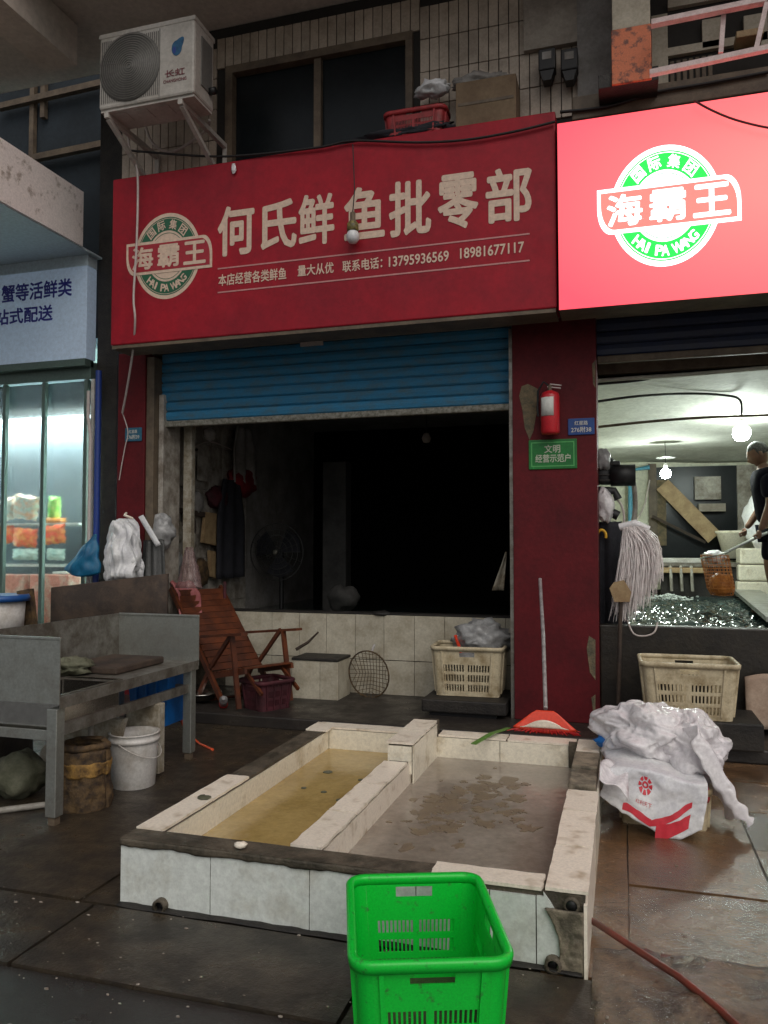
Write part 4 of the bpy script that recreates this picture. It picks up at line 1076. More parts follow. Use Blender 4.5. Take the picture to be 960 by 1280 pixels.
# stump
sp = thing('chopping_stump', 'round wooden stump with yellow bark under the steel table', 'stump', (-2.99,3.93,0))
def bark(u, v, r0=.138, z0=0, z1=.335):
    a = u*2*PI; p = Vector((math.cos(a)*2.2, math.sin(a)*2.2, v*3))
    r_ = (r0-.012*v)*(1+.10*noise.noise(p)+.06*noise.noise(p*3)+.03*noise.noise(p*8))
    return Vector((-2.99+r_*math.cos(a), 3.93+r_*math.sin(a), z0+(z1-z0)*v))
MB().sheet(bark, 60, 24, .02).build('stump_body', 'stump', sp)
MB().lathe([(0,.30),(.115,.30),(.115,.315),(0,.318)], (-2.99,3.93,0), 26, jit=.1).build('cut_face', 'stump', sp)
MB().sheet(lambda u, v: bark(u, .58+.22*v+.05*noise.noise(Vector((math.cos(u*6.28)*3,math.sin(u*6.28)*3,v))), .146), 60, 8, .012).build('yellow_band', mat('yellow_straw', (.34,.19,.045), .8, (.08,.045,.02), 14, .5, .8, 30), sp)
MB().lathe([(.10,.336),(.128,.34),(.134,.36),(.12,.375),(.10,.36)], (-2.99,3.93,0), 26, jit=.25).build('rope_coil', 'stump', sp)
# sacks, foam board, hose under table
tag(MB().blob((-3.50,3.98,.12), (.17,.15,.14), 30, .3, 2, 21, .0, .1).build('mossy_sack', 'grey_green'), 'lumpy greyish green sack on the ground at the left edge', 'sack')
tag(MB().prism_y([(-3.65,.05),(-3.2,.05),(-3.05,.25),(-3.0,.42),(-3.2,.40),(-3.4,.33),(-3.6,.20)], 4.30, 4.36).build('foam_board', 'foam'), 'broken dirty styrofoam board behind the table leg', 'board')
tag(MB().box((-3.15,4.55,.02),(-2.90+.0,4.62,.47), .006).build('stained_board', 'foam'), 'stained pale panel standing behind the white bucket', 'panel')
tag(MB().tube([(-4.1,3.5,.02),(-3.7,3.6,.022),(-3.35,3.68,.022),(-3.12,3.85,.03),(-3.07,4.0,.1),(-3.08,4.1,.25),(-3.12,4.15,.5)], .018, 10).build('grey_hose', 'ghose'), 'thick grey hose curling past the front table leg', 'hose')
tb = thing('blue_tub', 'bright blue plastic tub hanging under the far end of the steel table', 'tub', (-3.2,4.85,.2))
xa, xb_ = PY(163,900,4.9).x, PY(211,900,4.9).x
MB().hexa([(xa+.02,4.9,.24),(xb_-.03,4.9,.24),(xb_-.03,5.2,.24),(xa+.02,5.2,.24),(xa-.02,4.88,.60),(xb_,4.88,.60),(xb_,5.24,.60),(xa-.02,5.24,.60)]).build('tub_body', 'blue_pl', tb)
MB().box((xa-.03,4.86,.60),(xb_+.01,5.26,.625), .008).build('rim', 'blue_pl', tb)
for k in range(3): MB().box((xa+.05+k*.08,4.872,.30),(xa+.065+k*.08,4.886,.58)).build('rib', 'blue_pl', tb)
pts = [PZ(225,895,.25),PZ(228,905,.14),PZ(238,920,.04),PZ(250,930,.015),PZ(266,937,.012)]
tag(MB().tube(pts, .009, 8).build('orange_hose', 'ohose'), 'short orange red hose on the ground behind the far table leg', 'hose')
bb = thing('blue_lidded_bucket', 'white bucket with a blue lid standing at the left edge', 'bucket', (-4.0,4.62,.72))
cB = PY(-2,790,4.6)
MB().lathe([(0,0),(.16,0),(.175,.25),(0,.25)], (cB.x,4.6,.86), 28).build('bucket_body', 'white_pl', bb)
MB().lathe([(.176,.25),(.20,.25),(.205,.275),(.195,.295),(.17,.29),(0,.285)], (cB.x,4.6,.86), 28).build('lid', mat('royal_blue_plastic', (.02,.09,.30), .3, bump=.03), bb)
MB().box((cB.x-.3,4.4,.0),(cB.x+.15,4.8,.858), .01).build('stand', 'dirt', bb)
sb_ = PY(30,770,4.75)
tag(MB().hexa([(sb_.x-.02,4.75,.80),(sb_.x+.10,4.75,.80),(sb_.x+.10,4.8,.80),(sb_.x-.02,4.8,.80),(sb_.x-.07,4.75,1.17),(sb_.x+.04,4.75,1.19),(sb_.x+.04,4.8,1.19),(sb_.x-.07,4.8,1.17)]).build('brown_sack', 'stump'), 'brown paper sack tucked behind the side panel of the table', 'sack')

# ================================================================ LOW TILED WALL in the dark shop
YW_ = 7.2
lw = thing('tiled_tank_wall', 'low white tiled tank wall across the back of the dark shop', 'tank wall', (-2.6, YW_, .1))
MB().box((LXW+.003,YW_+.009,.1),(cl0+.24,YW_+.14,.845)).build('wall_core', 'tank_conc', lw)
MB().box((LXW+.003,YW_+.0,.848),(cl0+.24,YW_+.16,.862), .003).build('wall_cap', 'dirt', lw)
tx0 = PY(282,800,YW_).x-.12
tl_ = [PY(p,800,YW_).x for p in (282,340,374,408,444,480,518,556,594,632,668)]
for a_, b_ in zip(tl_, tl_[1:]):
    for (z0, z1) in ((.10,.42),(.424,.846)):
        MB().box((a_+.002,YW_+random.uniform(-.002,.001),z0+.002),(b_-.002,YW_+.008,z1-.002), .0015).build('tile', mat('aged_tile', (.54,.50,.40), .35, (.30,.25,.17), 6, .2, .08, 24, rnd=.08, sharp=.2), lw)
dw = struct(MB().box((LXW+.01,YW_+.17,.2),(cl0+.24,10.9,.72)).build('dark_tank_water', 'dwater'))
gr = PY(475,767,YW_)
tag(MB().blob((gr.x,YW_+.03,.855), (.10,.05,.03), 16, .3, 2, 6).build('grime_lump', 'dirt'), 'dark stain of grime hanging over the low tiled wall', 'grime')
# small tiled box
bx = thing('tiled_box', 'small white tiled block with a dark top beside the recliner', 'block', (-2.8,6.85,.1))
Yb0 = 6.80
xa, xb_ = PY(365,850,Yb0).x, PY(422,850,Yb0).x
MB().box((xa+.006,Yb0+.006,.1),(xb_-.006,Yb0+.33,.44)).build('block_core', 'tank_conc', bx)
xm_ = PY(400,850,Yb0).x
for (a_, b_) in ((xa,xm_),(xm_,xb_)): MB().box((a_+.002,Yb0-.002,.102),(b_-.002,Yb0+.005,.445)).build('tile', MATS['aged_tile'], bx)
MB().box((xb_-.005,Yb0,.102),(xb_+.003,Yb0+.33,.445)).build('tile', MATS['aged_tile'], bx)
MB().box((xa-.004,Yb0-.01,.447),(xb_+.008,Yb0+.34,.472), .006).build('block_top', 'dirt', bx)
tag(MB().tube([PY(370,812,6.95),PY(385,803,6.98),PY(398,790,7.0)], [.016,.014,.008], 7).build('wooden_stick', 'wood_d'), 'dark stick leaning over the small tiled block', 'stick')
# wire landing net / basket by the wall
nb = thing('wire_net', 'round rusty wire hand net leaning on the tiled wall', 'net', PZ(460,868,.1))
cN = PY(461,843,7.0); rN = abs(PY(486,843,7.0).x-cN.x)
MB().tube([Vector((cN.x+rN*math.cos(a), 7.0-.05*math.sin(a)+.0, cN.z+rN*1.15*math.sin(a))) for a in [2*PI*k/28 for k in range(29)]], .007, 6, False).build('hoop', 'stump', nb)
nm = MB()
for k in range(-5,6):
    s = k/5.6; hh = math.sqrt(1-s*s)
    nm.tube([(cN.x+rN*s, 7.0+.0, cN.z-rN*1.15*hh),(cN.x+rN*s*.8, 7.07, cN.z),(cN.x+rN*s, 7.0, cN.z+rN*1.15*hh)], .0028, 4)
    nm.tube([(cN.x-rN*hh, 7.0, cN.z+rN*1.15*s),(cN.x, 7.07, cN.z+rN*s),(cN.x+rN*hh, 7.0, cN.z+rN*1.15*s)], .0028, 4)
nm.build('mesh_wires', 'stump', nb)
pt = PY(468,806,7.05); MB().tube([(cN.x+.03,7.0,cN.z+rN*1.1), pt], .012, 8).build('net_grip', 'silver', nb)

# ================================================================ RECLINER
ch0 = Vector((-3.34, 6.55, .1))
CM = Matrix.Translation(ch0) @ Matrix.Rotation(R(-30), 4, 'Z')
rc_ = thing('wooden_recliner', 'folding reclining chair of varnished orange wood slats', 'chair', ch0)
def P2(x, z, y): return Vector((x, y, z))
# side profile: x forward, z up. Back leans to -x
back_b, back_t = Vector((-.02,.26)), Vector((-.80,.99))
seat_b, seat_f = Vector((-.06,.24)), Vector((.46,.34))
for s in (-1, 1):
    y = s*.27
    MB(CM).bar(P2(*back_t,y), P2(back_b.x+.20,back_b.y-.26,y), .028, .05).build('back_rail', 'wood', rc_)
    MB(CM).bar(P2(-.40,.56,y*1.06), P2(.50,.66,y*1.06), .065, .022).build('armrest', 'wood', rc_)
    MB(CM).bar(P2(*seat_b,y*.9), P2(*seat_f,y*.9), .026, .045).build('seat_rail', 'wood', rc_)
    MB(CM).bar(P2(.28,.64,y*1.0), P2(.40,.02,y*1.0), .026, .042).build('leg', 'wood', rc_)
    MB(CM).bar(P2(.26,.64,y*.95), P2(-.10,.30,y*.95), .024, .036).build('brace', 'wood', rc_)
    MB(CM).bar(P2(-.10,.34,y*.85), P2(-.36,.0,y*.85), .026, .042).build('leg', 'wood', rc_)
    MB(CM).bar(P2(.36,.33,y*.7), P2(.62,.16,y*.7), .022, .03).build('footrest_rail', 'wood', rc_)
for k in range(13):
    t = .06+k*.072
    c_ = back_t.lerp(back_b, t)
    d = (back_b-back_t).normalized()*.021
    MB(CM).bar(P2(c_.x+.012,c_.y,-.262), P2(c_.x+.012,c_.y,.262), .060, .013, up=(.85,0,.5)).build('back_slat', 'wood', rc_)
for k in range(8):
    t = .06+k*.125; c_ = seat_b.lerp(seat_f, t)
    MB(CM).bar(P2(c_.x,c_.y+.028,-.25), P2(c_.x,c_.y+.028,.25), .052, .013).build('seat_slat', 'wood', rc_)
MB(CM).tube([P2(-.12,.02,-.24), P2(-.12,.02,.24)], .014, 8).build('foot_bar', 'wood', rc_)
def towel(u, v):
    x = back_t.x-.015-.04*math.sin(u*4)+.03*v; 
    return CM @ Vector((x+.30*v, -.27+.22*u+.03*math.sin(v*6), 1.05-.40*v+.03*noise.noise(Vector((u*4,v*4,0)))))
tag(MB().sheet(towel, 12, 14, .012).build('pink_towel', 'pinkcloth'), 'faded pink towel hanging over the top of the recliner', 'towel')
pw = CM @ Vector((.42,0,0))
crate('wine red plastic basket tucked under the recliner footrest', 'wine_basket', pw.x, pw.y, .10, .34, .36, .25, .14, 'wine', [(.15,.35),(.45,.65)], R(-30), 7)
bw = PZ(265,872,.1)
tb_ = thing('steel_bowl', 'shiny steel bowl lying below the recliner', 'bowl', (bw.x, 6.35, .1))
MB().lathe([(0,0),(.07,.0),(.13,.035),(.17,.08),(.185,.082),(.185,.088),(.165,.087),(.125,.045),(.065,.01),(0,.01)], (bw.x,6.40,.102), 32).build('bowl_body', 'chrome', tb_)
rb = PZ(303,875,.1); rt = thing('red_bottle', 'small red capped bottle on the floor beside the steel bowl', 'bottle', (rb.x,6.25,.1))
BMx = Matrix.Translation((rb.x,6.22,.135)) @ Matrix.Rotation(R(60),4,'X') @ Matrix.Rotation(R(25),4,'Y')
MB(BMx).lathe([(0,0),(.035,0),(.035,.12),(.018,.15),(.018,.16),(0,.16)], (0,0,0), 18).build('bottle_body', 'bag_d', rt)
MB(BMx).lathe([(0,-.03),(.038,-.03),(.038,.0),(.0,.001)], (0,0,0), 18).build('cap', 'red_pl', rt)

# ================================================================ AIR CONDITIONER
AX = -4.42; AY0, AY1 = 5.50, 5.82
a0, a1 = PY(124,95,AY0).x, PY(243,70,AY0).x
az0, az1 = PY(180,127,AY0).z, PY(180,34,AY0).z
ac = thing('air_conditioner', 'old white outdoor air conditioner on wall brackets above the red sign', 'air conditioner', ((a0+a1)/2, AY0, az0))
MB().box((a0,AY0,az0),(a1,AY1,az1), .02).build('casing', 'ac', ac)
MB().box((a0-.004,AY0-.006,az1-.03),(a1+.006,AY1+.006,az1+.012), .008).build('top_cover', 'ac', ac)
gxr = a0+(a1-a0)*.64
gr_ = MB(); 
cxg, czg = (a0+gxr)/2+.01, (az0+az1)/2; Rg = (az1-az0)*.43
gr_.lathe([(0,0),(Rg*1.06,0),(Rg*1.06,.01),(0,.01)], (cxg, AY0-.012, czg), 36, 'Y'); go = gr_.build('fan_grille', 'acgrey', ac)
for k in range(1, 15):
    r_ = Rg*k/14; MB().lathe([(r_-.002,-.003),(r_+.002,-.003),(r_+.002,.003),(r_-.002,.003),(r_-.002,-.003)], (cxg, AY0-.016, czg), 36, 'Y').build('grille_ring', 'acring', go)
gb = MB()
for k in range(30):
    x_ = a0+.03+k*(gxr-a0-.04)/29; gb.box((x_-.002,AY0-.008,az0+.04),(x_+.002,AY0-.001,az1-.06))
gb.build('grille_bars', 'acgrey', ac)
MB().box((gxr+.0,AY0-.003,az0+.02),(gxr+.006,AY0+.001,az1-.04)).build('seam', 'acgrey', ac)
lc = PY(221,60,AY0); lf = []
for k in range(24):
    a = 2*PI*k/24; r_ = .055
    x_ = r_*math.cos(a)*.85; z_ = r_*math.sin(a)*1.15
    if a < PI/2: x_ += .03*math.sin(2*a); z_ += .035*math.sin(2*a)
    lf.append((lc.x+x_, lc.z+z_))
MB().prism_y(lf, AY0-.003, AY0+.001).build('leaf_logo', mat('logo_blue', (.02,.12,.24), .4, (.01,.07,.16), 20, .5, 0), ac)
ld = [(lc.x-.02+.016*math.cos(2*PI*k/12), lc.z-.015+.03*math.sin(2*PI*k/12)) for k in range(12)]
MB().prism_y(ld, AY0-.004, AY0-.0031).build('logo_drop', 'pipe_blue', ac)
acink = mat('logo_maroon', (.16,.03,.04), .5, bump=0)
mb = MB(); text_rect(mb, '长虹', (206,97),(231,93),(231,84),(206,88), AY0-.003, .01); mb.build('lettering', acink, ac)
mb = MB(); text_rect(mb, 'CHANGHONG', (204,104),(233,100),(233,96),(204,100), AY0-.003, .02); mb.build('lettering', acink, ac)
MB().box((a1+.001,AY0+.10,az0+.12),(a1+.01,AY1-.05,az1-.1), .003).build('side_handle', 'acgrey', ac)
MB().lathe([(0,0),(.03,0),(.03,.06),(0,.06)], (a1,AY1-.08,az0+.14), 12, 'X').build('service_valve', 'black', ac)
for x_ in (a0+.06, a1-.14):
    MB().box((x_-.02,AY0+.02,az0-.06),(x_+.02,YU,az0-.02)).build('bracket_arm', 'ac', ac)
    MB().bar((x_,AY0+.05,az0-.06),(x_,YU-.01,az0-.42), .035).build('bracket_strut', 'ac', ac)
    MB().box((x_-.02,YU-.03,az0-.5),(x_+.02,YU,az0-.061)).build('bracket_post', 'ac', ac)
MB().box((a0+.01,AY0+.02,az0-.019),(a1-.01,AY1-.01,az0-.001)).build('drip_tray', 'ac', ac)
for k in range(3): MB().box((a0+.1+k*.2,AY0+.06,az0-.026),(a0+.22+k*.2,AY0+.2,az0-.0195), .003).build('tray_rib', 'ac', ac)
def cable(label, pts, r, m, name='cable', cat='cable', smooth=4):
    P_ = [Vector(p) for p in pts]; out = []
    for i in range(len(P_)-1):
        p0, p1, p2, p3 = P_[max(i-1,0)], P_[i], P_[i+1], P_[min(i+2,len(P_)-1)]
        for k in range(smooth):
            t = k/smooth
            out.append(.5*((2*p1)+(p2-p0)*t+(2*p0-5*p1+4*p2-p3)*t*t+(3*p1-p0-3*p2+p3)*t**3))
    out.append(P_[-1]); return tag(MB().tube(out, r, 7).build(name, m), label, cat)
Yq = 5.96
cable('looping pale hose under the air conditioner bracket', [PY(180,150,6.1),PY(190,178,6.15),PY(215,190,6.2),PY(255,165,6.2),PY(262,150,6.1)], .013, 'wire_w', 'drain_hose', 'hose')
cable('white cable hanging down the left end of the red sign', [PY(160,135,5.85),PY(158,150,5.9),PY(163,190,Yq),PY(172,215,Yq-.02),PY(171,300,Yq-.02),PY(167,370,Yq-.02),PY(169,400,Yq-.02),PY(166,440,6.1),PY(158,490,6.3),PY(153,516,6.42)], .010, 'wire_w')
cable('thin grey cable running down to the left blue plaque', [PY(153,516,6.44),PY(160,540,6.46),PY(156,560,6.46),PY(149,600,6.5)], .005, 'wire_w')
cable('black cable sagging along the top edge of the red sign', [PY(160,188,6.0),PY(250,195,5.98),PY(310,194,5.98),PY(400,184,5.97),PY(440,176,5.97),PY(520,178,5.97),PY(580,175,5.97),PY(640,165,5.97),PY(694,152,5.97)], .010, 'wire_b')
cable('dark red cable drooping across the glowing sign', [PY(868,126,5.9),PY(890,138,5.9),PY(920,150,5.9),PY(962,160,5.9),PY(1010,165,5.9)], .008, mat('dark_red_cable', (.10,.01,.015), .5, bump=0))
cable('dark cable lying along the ledge above the glowing sign', [PY(700,140,6.0),PY(760,133,6.0),PY(820,115,6.0),PY(880,105,6.0),PY(960,90,6.0)], .012, 'wire_b')
cable('black pipe running under the lintel of the lit room', [PY(745,480,7.1),PY(800,475,7.1),PY(850,465,7.2),PY(910,458,7.2)], .014, 'wire_b', 'black_pipe', 'pipe')
# hanging bulb in front of the sign
hb = thing('hanging_bulb', 'unlit energy saving bulb dangling on a wire before the red sign', 'bulb', PY(441,300,5.92))
b0 = PY(441,295,5.92); b1 = PY(441,180,5.92)
MB().tube([b1, b1.lerp(b0,.5)+Vector((.015,0,0)), b0+Vector((.0,0,.2))], .005, 6).build('flex', 'wire_b', hb)
MB().lathe([(0,.20),(.022,.19),(.022,.13),(.03,.12),(.03,.10)], b0, 14).build('lamp_holder', 'brownf', hb)
MB().lathe([(.03,.115),(.045,.10),(.048,.04),(.04,.035)], b0, 18).build('yellow_ballast', mat('dull_brass', (.28,.22,.06), .45, (.08,.07,.03), 30, .5, .1), hb)
MB().lathe([(.04,.035),(.052,.01),(.05,-.03),(.03,-.055),(0,-.062)], b0, 18).build('bulb_globe', 'bag_w', hb)
tag(MB().blob(PY(292,211,5.98), (.022,.01,.045), 10, .5, 3, 3).build('torn_tape', 'bag'), 'scrap of torn tape on the top edge of the red sign', 'tape')

# ---------------------------------------------------------------- things on top of the sign
ZT = sz1
rbx = crate('small red plastic basket on top of the sign below the dark window', 'red_basket', PY(521,130,6.13).x, 6.14, ZT+.006, .50, .22, .21, .08, 'red_pl2', [(.2,.6)], R(0), 12)
c_ = PY(540,112,6.14)
tag(MB().blob((c_.x,6.14,c_.z), (.14,.09,.06), 26, .4, 3, 31, None, .25).build('white_bag', 'bag_w'), 'crumpled white bag in the red basket above the sign', 'plastic bag')
a_, b_ = PY(570,150,6.05), PY(645,88,6.05)
zb0 = ZT+.004; zt0 = PY(605,99,6.05).z
cb = thing('cardboard_box', 'brown cardboard box standing on top of the red sign', 'box', ((a_.x+b_.x)/2,6.15,zb0))
MB().box((a_.x,6.04,zb0),(b_.x,6.28,zt0), .006).build('box_body', 'cardboard', cb)
MB().box((a_.x+.02,6.036,(zb0+zt0)/2-.012),(b_.x-.02,6.0395,(zb0+zt0)/2+.012)).build('tape', 'brownf', cb)
tag(MB().blob(((a_.x+b_.x)/2-.06,6.15,zt0+.03), (.22,.10,.07), 30, .5, 2.6, 17, zt0+.002, .2).build('dark_cloth', 'greyroom'), 'dark bundled cloth on top of the cardboard box', 'cloth')
c_ = PY(505,160,6.03)
tag(MB().blob((c_.x,6.1,ZT+.05), (.42,.08,.05), 30, .5, 3, 19, ZT+.002, .3).build('dark_rags', 'blackcloth'), 'black rags lying along the top of the sign before the basket', 'rags')

# meters
for i, (x0, x1, lab) in enumerate(((673,694,'left of two dirty electricity meters on the grey wall panel'),(701,722,'right of two dirty electricity meters on the grey wall panel'))):
    Ym = YU-.17
    a_, b_ = PY(x0,96,Ym), PY(x1,58,Ym)
    mt_ = thing('electricity_meter', lab, 'meter', ((a_.x+b_.x)/2, Ym, a_.z), 'electricity meters')
    MB().box((a_.x,Ym,a_.z+.05),(b_.x,YU-.055,b_.z), .01).build('meter_case', 'black', mt_)
    MB().prism_y([(a_.x+.01,a_.z+.049),(b_.x-.01,a_.z+.049),(b_.x-.035,a_.z-.03),(a_.x+.035,a_.z-.03)], Ym+.01, YU-.06).build('terminal_cover', 'black', mt_)
    MB().box((a_.x+.03,Ym-.004,b_.z-.09),(b_.x-.03,Ym+.001,b_.z-.03)).build('dial_window', 'greyroom', mt_)
# railing at upper right
rl = thing('steel_railing', 'pale steel window cage rails glowing pink above the lit sign', 'railing', (.9, 5.9, 5.0))
Yr = 5.6
for (p, q_, w) in (((814,30),(1000,-8),.055),((812,92),(1000,52),.045)):
    a_, b_ = PY(*p,Yr), PY(*q_,Yr)
    MB().bar(a_, a_.lerp(b_, (3.0-a_.x)/(b_.x-a_.x)), w, .035).build('rail', 'pink_lit_paint', rl)
    MB().box((2.9,Yr+.02,b_.z-.02),(2.94,6.3,b_.z+.02)).build('wall_stay', 'pink_lit_paint', rl)
MB().bar(PY(958,5,Yr-.0), PY(944,66,Yr), .05, .03).build('strut', 'pink_lit_paint', rl)
MB().bar(PY(905,12,Yr+.04), PY(901,66,Yr+.04), .03, .02).build('strut', 'pink_lit_paint', rl)
c_ = PY(935,50,6.1); tag(MB().box((c_.x-.09,6.0,c_.z-.03),(c_.x+.09,6.15,c_.z+.02), .006).build('wood_offcut', 'wood_p'), 'short wood offcut on the rail above the glowing sign', 'wood')

# ================================================================ LEFT WALL: pipes and hanging things
px = PY(123,500,6.5)
tag(MB().tube([(px.x,6.5,0),(px.x,6.5,3.2)], .03, 12).build('blue_pipe', 'pipe_blue'), 'dark blue pipe running down between the two shops', 'pipe')
px = PY(115,640,6.5)
tag(MB().tube([(px.x,6.46,1.0),(px.x,6.46,2.55),(px.x-.03,6.46,2.75),(px.x-.03,6.46,3.0)], .017, 10).build('pale_pipe', 'wire_w'), 'thin pale pipe beside the blue pipe', 'pipe')
tag(MB().tube([(px.x+.28,6.56,.6),(px.x+.28,6.56,4.6)], .05, 12).build('black_pipe', 'black'), 'black drain pipe at the foot of the red sign', 'pipe')
# blue bag
def bagsheet(cx, cz, Y, w, h, top, seed, folds=5, depth=.05):
    def f(u, v):
        k = top+(1-top)*min(1, v*1.6)**.7
        a = (u-.5)*2
        return Vector((cx+a*w/2*k*(1+.16*noise.noise(Vector((v*4,seed,9))))+.05*noise.noise(Vector((v*3,seed,0))), Y-depth*(1-a*a)*k-.010*math.sin(a*folds*PI+v*3)*(.3+v)+.05*noise.noise(Vector((u*5,v*5,seed))), cz-v*h*(1+.10*noise.noise(Vector((u*4,seed,0))))))
    return f
cB = PY(118,668,6.35)
bbg = thing('blue_bag', 'bright blue plastic shopping bag hanging beside the glass front', 'bag', (cB.x,6.35,cB.z-.4))
def bbag(side):
    def f(u, v):
        L0 = PY(117,668,6.32).lerp(PY(80,712,6.28), min(1,v*1.15)); R0 = PY(121,668,6.32).lerp(PY(126,716,6.28), v)
        p = L0.lerp(R0, u); p.z -= .05*math.sin(u*PI)*v**3
        b_ = math.sin(u*PI)*v**.7*(1-.55*v**4)
        return p+Vector((.01*math.sin(v*14+u*3), side*.10*b_+.018*noise.noise(Vector((u*5,v*5,side)))*b_*3, 0))
    return f
MB().sheet(bbag(-1), 18, 18, .006).build('bag_body', 'blue_bag', bbg); MB().sheet(bbag(1), 18, 18, .006).build('bag_back', 'blue_bag', bbg)
# bundle of white carrier bags
Yw = 6.30
cW = PY(157,648,Yw)
wb = thing('white_bag_bundle', 'bundle of white carrier bags hanging on the narrow red pillar', 'plastic bags', (cW.x,Yw,cW.z-.6))
Hb = PY(157,648,Yw).z-PY(157,728,Yw).z; Wb = abs(PY(183,690,Yw).x-PY(133,690,Yw).x)
for k in range(5):
    MB().sheet(bagsheet(cW.x-.02+.02*(k-2)*.5, cW.z-.01*k, Yw-.035*k+.06, Wb*(.95-.05*k), Hb*(1-.07*((k*3)%5)), .42, k*3.3, 4+k, .07), 22, 16, .006).build('carrier_bag', 'bag_w', wb)
MB().tube([(cW.x-.03,Yw+.05,cW.z+.05),(cW.x,Yw-.02,cW.z+.03),(cW.x+.04,Yw+.05,cW.z)], .012, 6).build('tie', 'cap_tile', wb)
def strap(u, v):
    p = PY(176,645,6.38).lerp(PY(198,682,6.35), v); return p+Vector(((u-.5)*.05, 0, (u-.5)*.02))
tag(MB().sheet(strap, 3, 10, .01).build('white_strap', 'bag_w'), 'white plastic strap slanting off the bag bundle', 'strap')
# grey/clear bags in the corner
tag(MB().blob(PY(200,665,6.6), (.14,.09,.16), 28, .3, 2, 51, None, .25).build('plastic_bag', 'bag_d'), 'crumpled grey clear bag hanging at the door jamb', 'plastic bag')
def drape(p0, p1, w0, w1, seed, dy=.05):
    def f(u, v):
        p = Vector(p0).lerp(Vector(p1), v); a = (u-.5)*2
        return p+Vector((a*(w0+(w1-w0)*v)/2, -dy*(1-a*a)+.02*math.sin(a*9+seed)*(.4+v), .02*noise.noise(Vector((u*4,v*4,seed)))))
    return f
tag(MB().sheet(drape(PY(193,675,6.45), PY(192,762,6.4), .22, .30, 2), 18, 14, .01).build('dark_sheet', mat('dark_film', (.04,.042,.04), .25, (.07,.07,.068), 6, .5, .5)), 'dark glossy plastic sheet hanging down behind the steel table', 'sheet')
# hooks and tools on the inner wall, laid on the wall plane X
XL = LXW+.05
def onwall(x, y): return PX(x, y, XL)
def hang(name, label, cat, c, w, h, m, seed, th_=.05, amp=.2):
    p = onwall(*c); return tag(MB().blob(p, (th_, w, h), 22, amp, 2.5, seed, None, .08).build(name, m), label, cat)
hang('white_helmet', 'small round white thing hung high on the dingy wall', 'cap', (262,543), .10, .07, 'white_pl', 61)
hang('glove', 'pale glove hanging left of the wire ring', 'glove', (222,665), .10, .12, 'foam', 62)
hang('glove', 'pale glove hanging right below the wire ring', 'glove', (238,676), .10, .12, 'foam', 63)
p = onwall(233,658); tag(MB().tube([p+Vector((.03,.13*math.cos(a),.13*math.sin(a))) for a in [2*PI*k/20 for k in range(21)]], .012, 6, False).build('wire_ring', 'wood_d'), 'dark ring of wire hanging on the dingy wall', 'ring')
def slab_on(name, label, cat, quad, m, d=.04, bev=0):
    ps = [PX(*q_, XL+.0) for q_ in quad]
    vs = [(p.x,p.y,p.z) for p in ps]+[(p.x+d,p.y,p.z) for p in ps]
    return tag(MB().hexa(vs).build(name, m), label, cat)
slab_on('wooden_board', 'pale wooden cutting board hanging on the wall beside the dark apron', 'board', ((250,678),(267,682),(267,642),(254,640)), 'wood_p')
slab_on('wooden_stick', 'short pale wooden stick hanging below the cutting board', 'stick', ((260,720),(269,724),(268,690),(259,688)), 'wood_p')
slab_on('grey_notice', 'dirty grey board fixed on the inner wall', 'board', ((216,606),(240,610),(242,545),(218,536)), 'grey', .02)
slab_on('wall_socket', 'small white electric socket on the dingy wall', 'socket', ((206,634),(217,635),(217,622),(206,621)), 'white_pl', .04)
slab_on('label_card', 'white card with a pale blue print hanging by the pillar', 'card', ((212,716),(222,716),(222,690),(212,689)), 'paper', .03)
slab_on('card_print', 'blue print block on the white hanging card', 'print', ((214.5,712),(219.5,712),(219.5,698),(214.5,697)), 'plaque_b', .034)
MB().box((lx1+.19,6.87,2.02),(lx1+.215,6.895,2.22), .002)
jl = PY(192,625,6.58); tag(MB().box((jl.x-.02,6.575,jl.z-.13),(jl.x+.02,6.595,jl.z+.05), .004).build('green_marker', 'greenleaf'), 'green plastic strip on the door jamb', 'strip')
def apron(c0, c1, w, m, name, label, cat, seed):
    p0, p1 = onwall(*c0), onwall(*c1)
    def f(u, v):
        p = p0.lerp(p1, v); a = (u-.5)*2; return p+Vector((.06+.03*math.sin(a*7+seed)*(.3+v), a*w/2*(.6+.4*min(1,v*2.5)), .02*noise.noise(Vector((u*5,v*4,seed)))))
    return tag(MB().sheet(f, 16, 16, .02).build(name, m), label, cat)
apron((283,600),(280,722), .62, 'blackcloth', 'dark_apron', 'long dark apron hanging on the inner wall', 'apron', 1)
apron((300,535),(300,605), .60, 'greyroom', 'grey_jacket', 'grey jacket hanging high on the inner wall', 'jacket', 3)
hang('red_bag', 'dark red bag hanging over the apron on the inner wall', 'bag', (302,603), .34, .16, 'darkred', 64, .12, .3)
hang('maroon_bag', 'smaller maroon bag left of the red bag', 'bag', (272,622), .22, .12, 'wine', 65, .08, .3)
cable('dark hooked strap on the dingy wall', [onwall(214,556),onwall(222,562),onwall(232,566),onwall(246,562)], .016, 'wire_b', 'strap', 'strap')
def clearbag(u, v):
    p = PY(238,684,6.62).lerp(PY(236,735,6.55), v); a = (u-.5)*2
    return p+Vector((a*(.03+.11*v)+.02*noise.noise(Vector((v*5,u*3,1))), -.06*(1-a*a)+.012*math.sin(a*12+v*3), 0))
tag(MB().sheet(clearbag, 14, 12, .005).build('clear_bag', mat('reddish_clear_bag', (.30,.20,.19), .25, (.18,.10,.10), 8, .5, .9, 14, alpha=.5, wrinkle=.015)), 'clear bag hanging from a hook above the recliner', 'plastic bag')
p = PY(281,740,6.9); tag(MB().tube([p+Vector((0,0,.10)),p+Vector((0,0,-.06))], .016, 8).build('small_bottle', 'wine'), 'small narrow dark red bottle beside the recliner back', 'bottle')

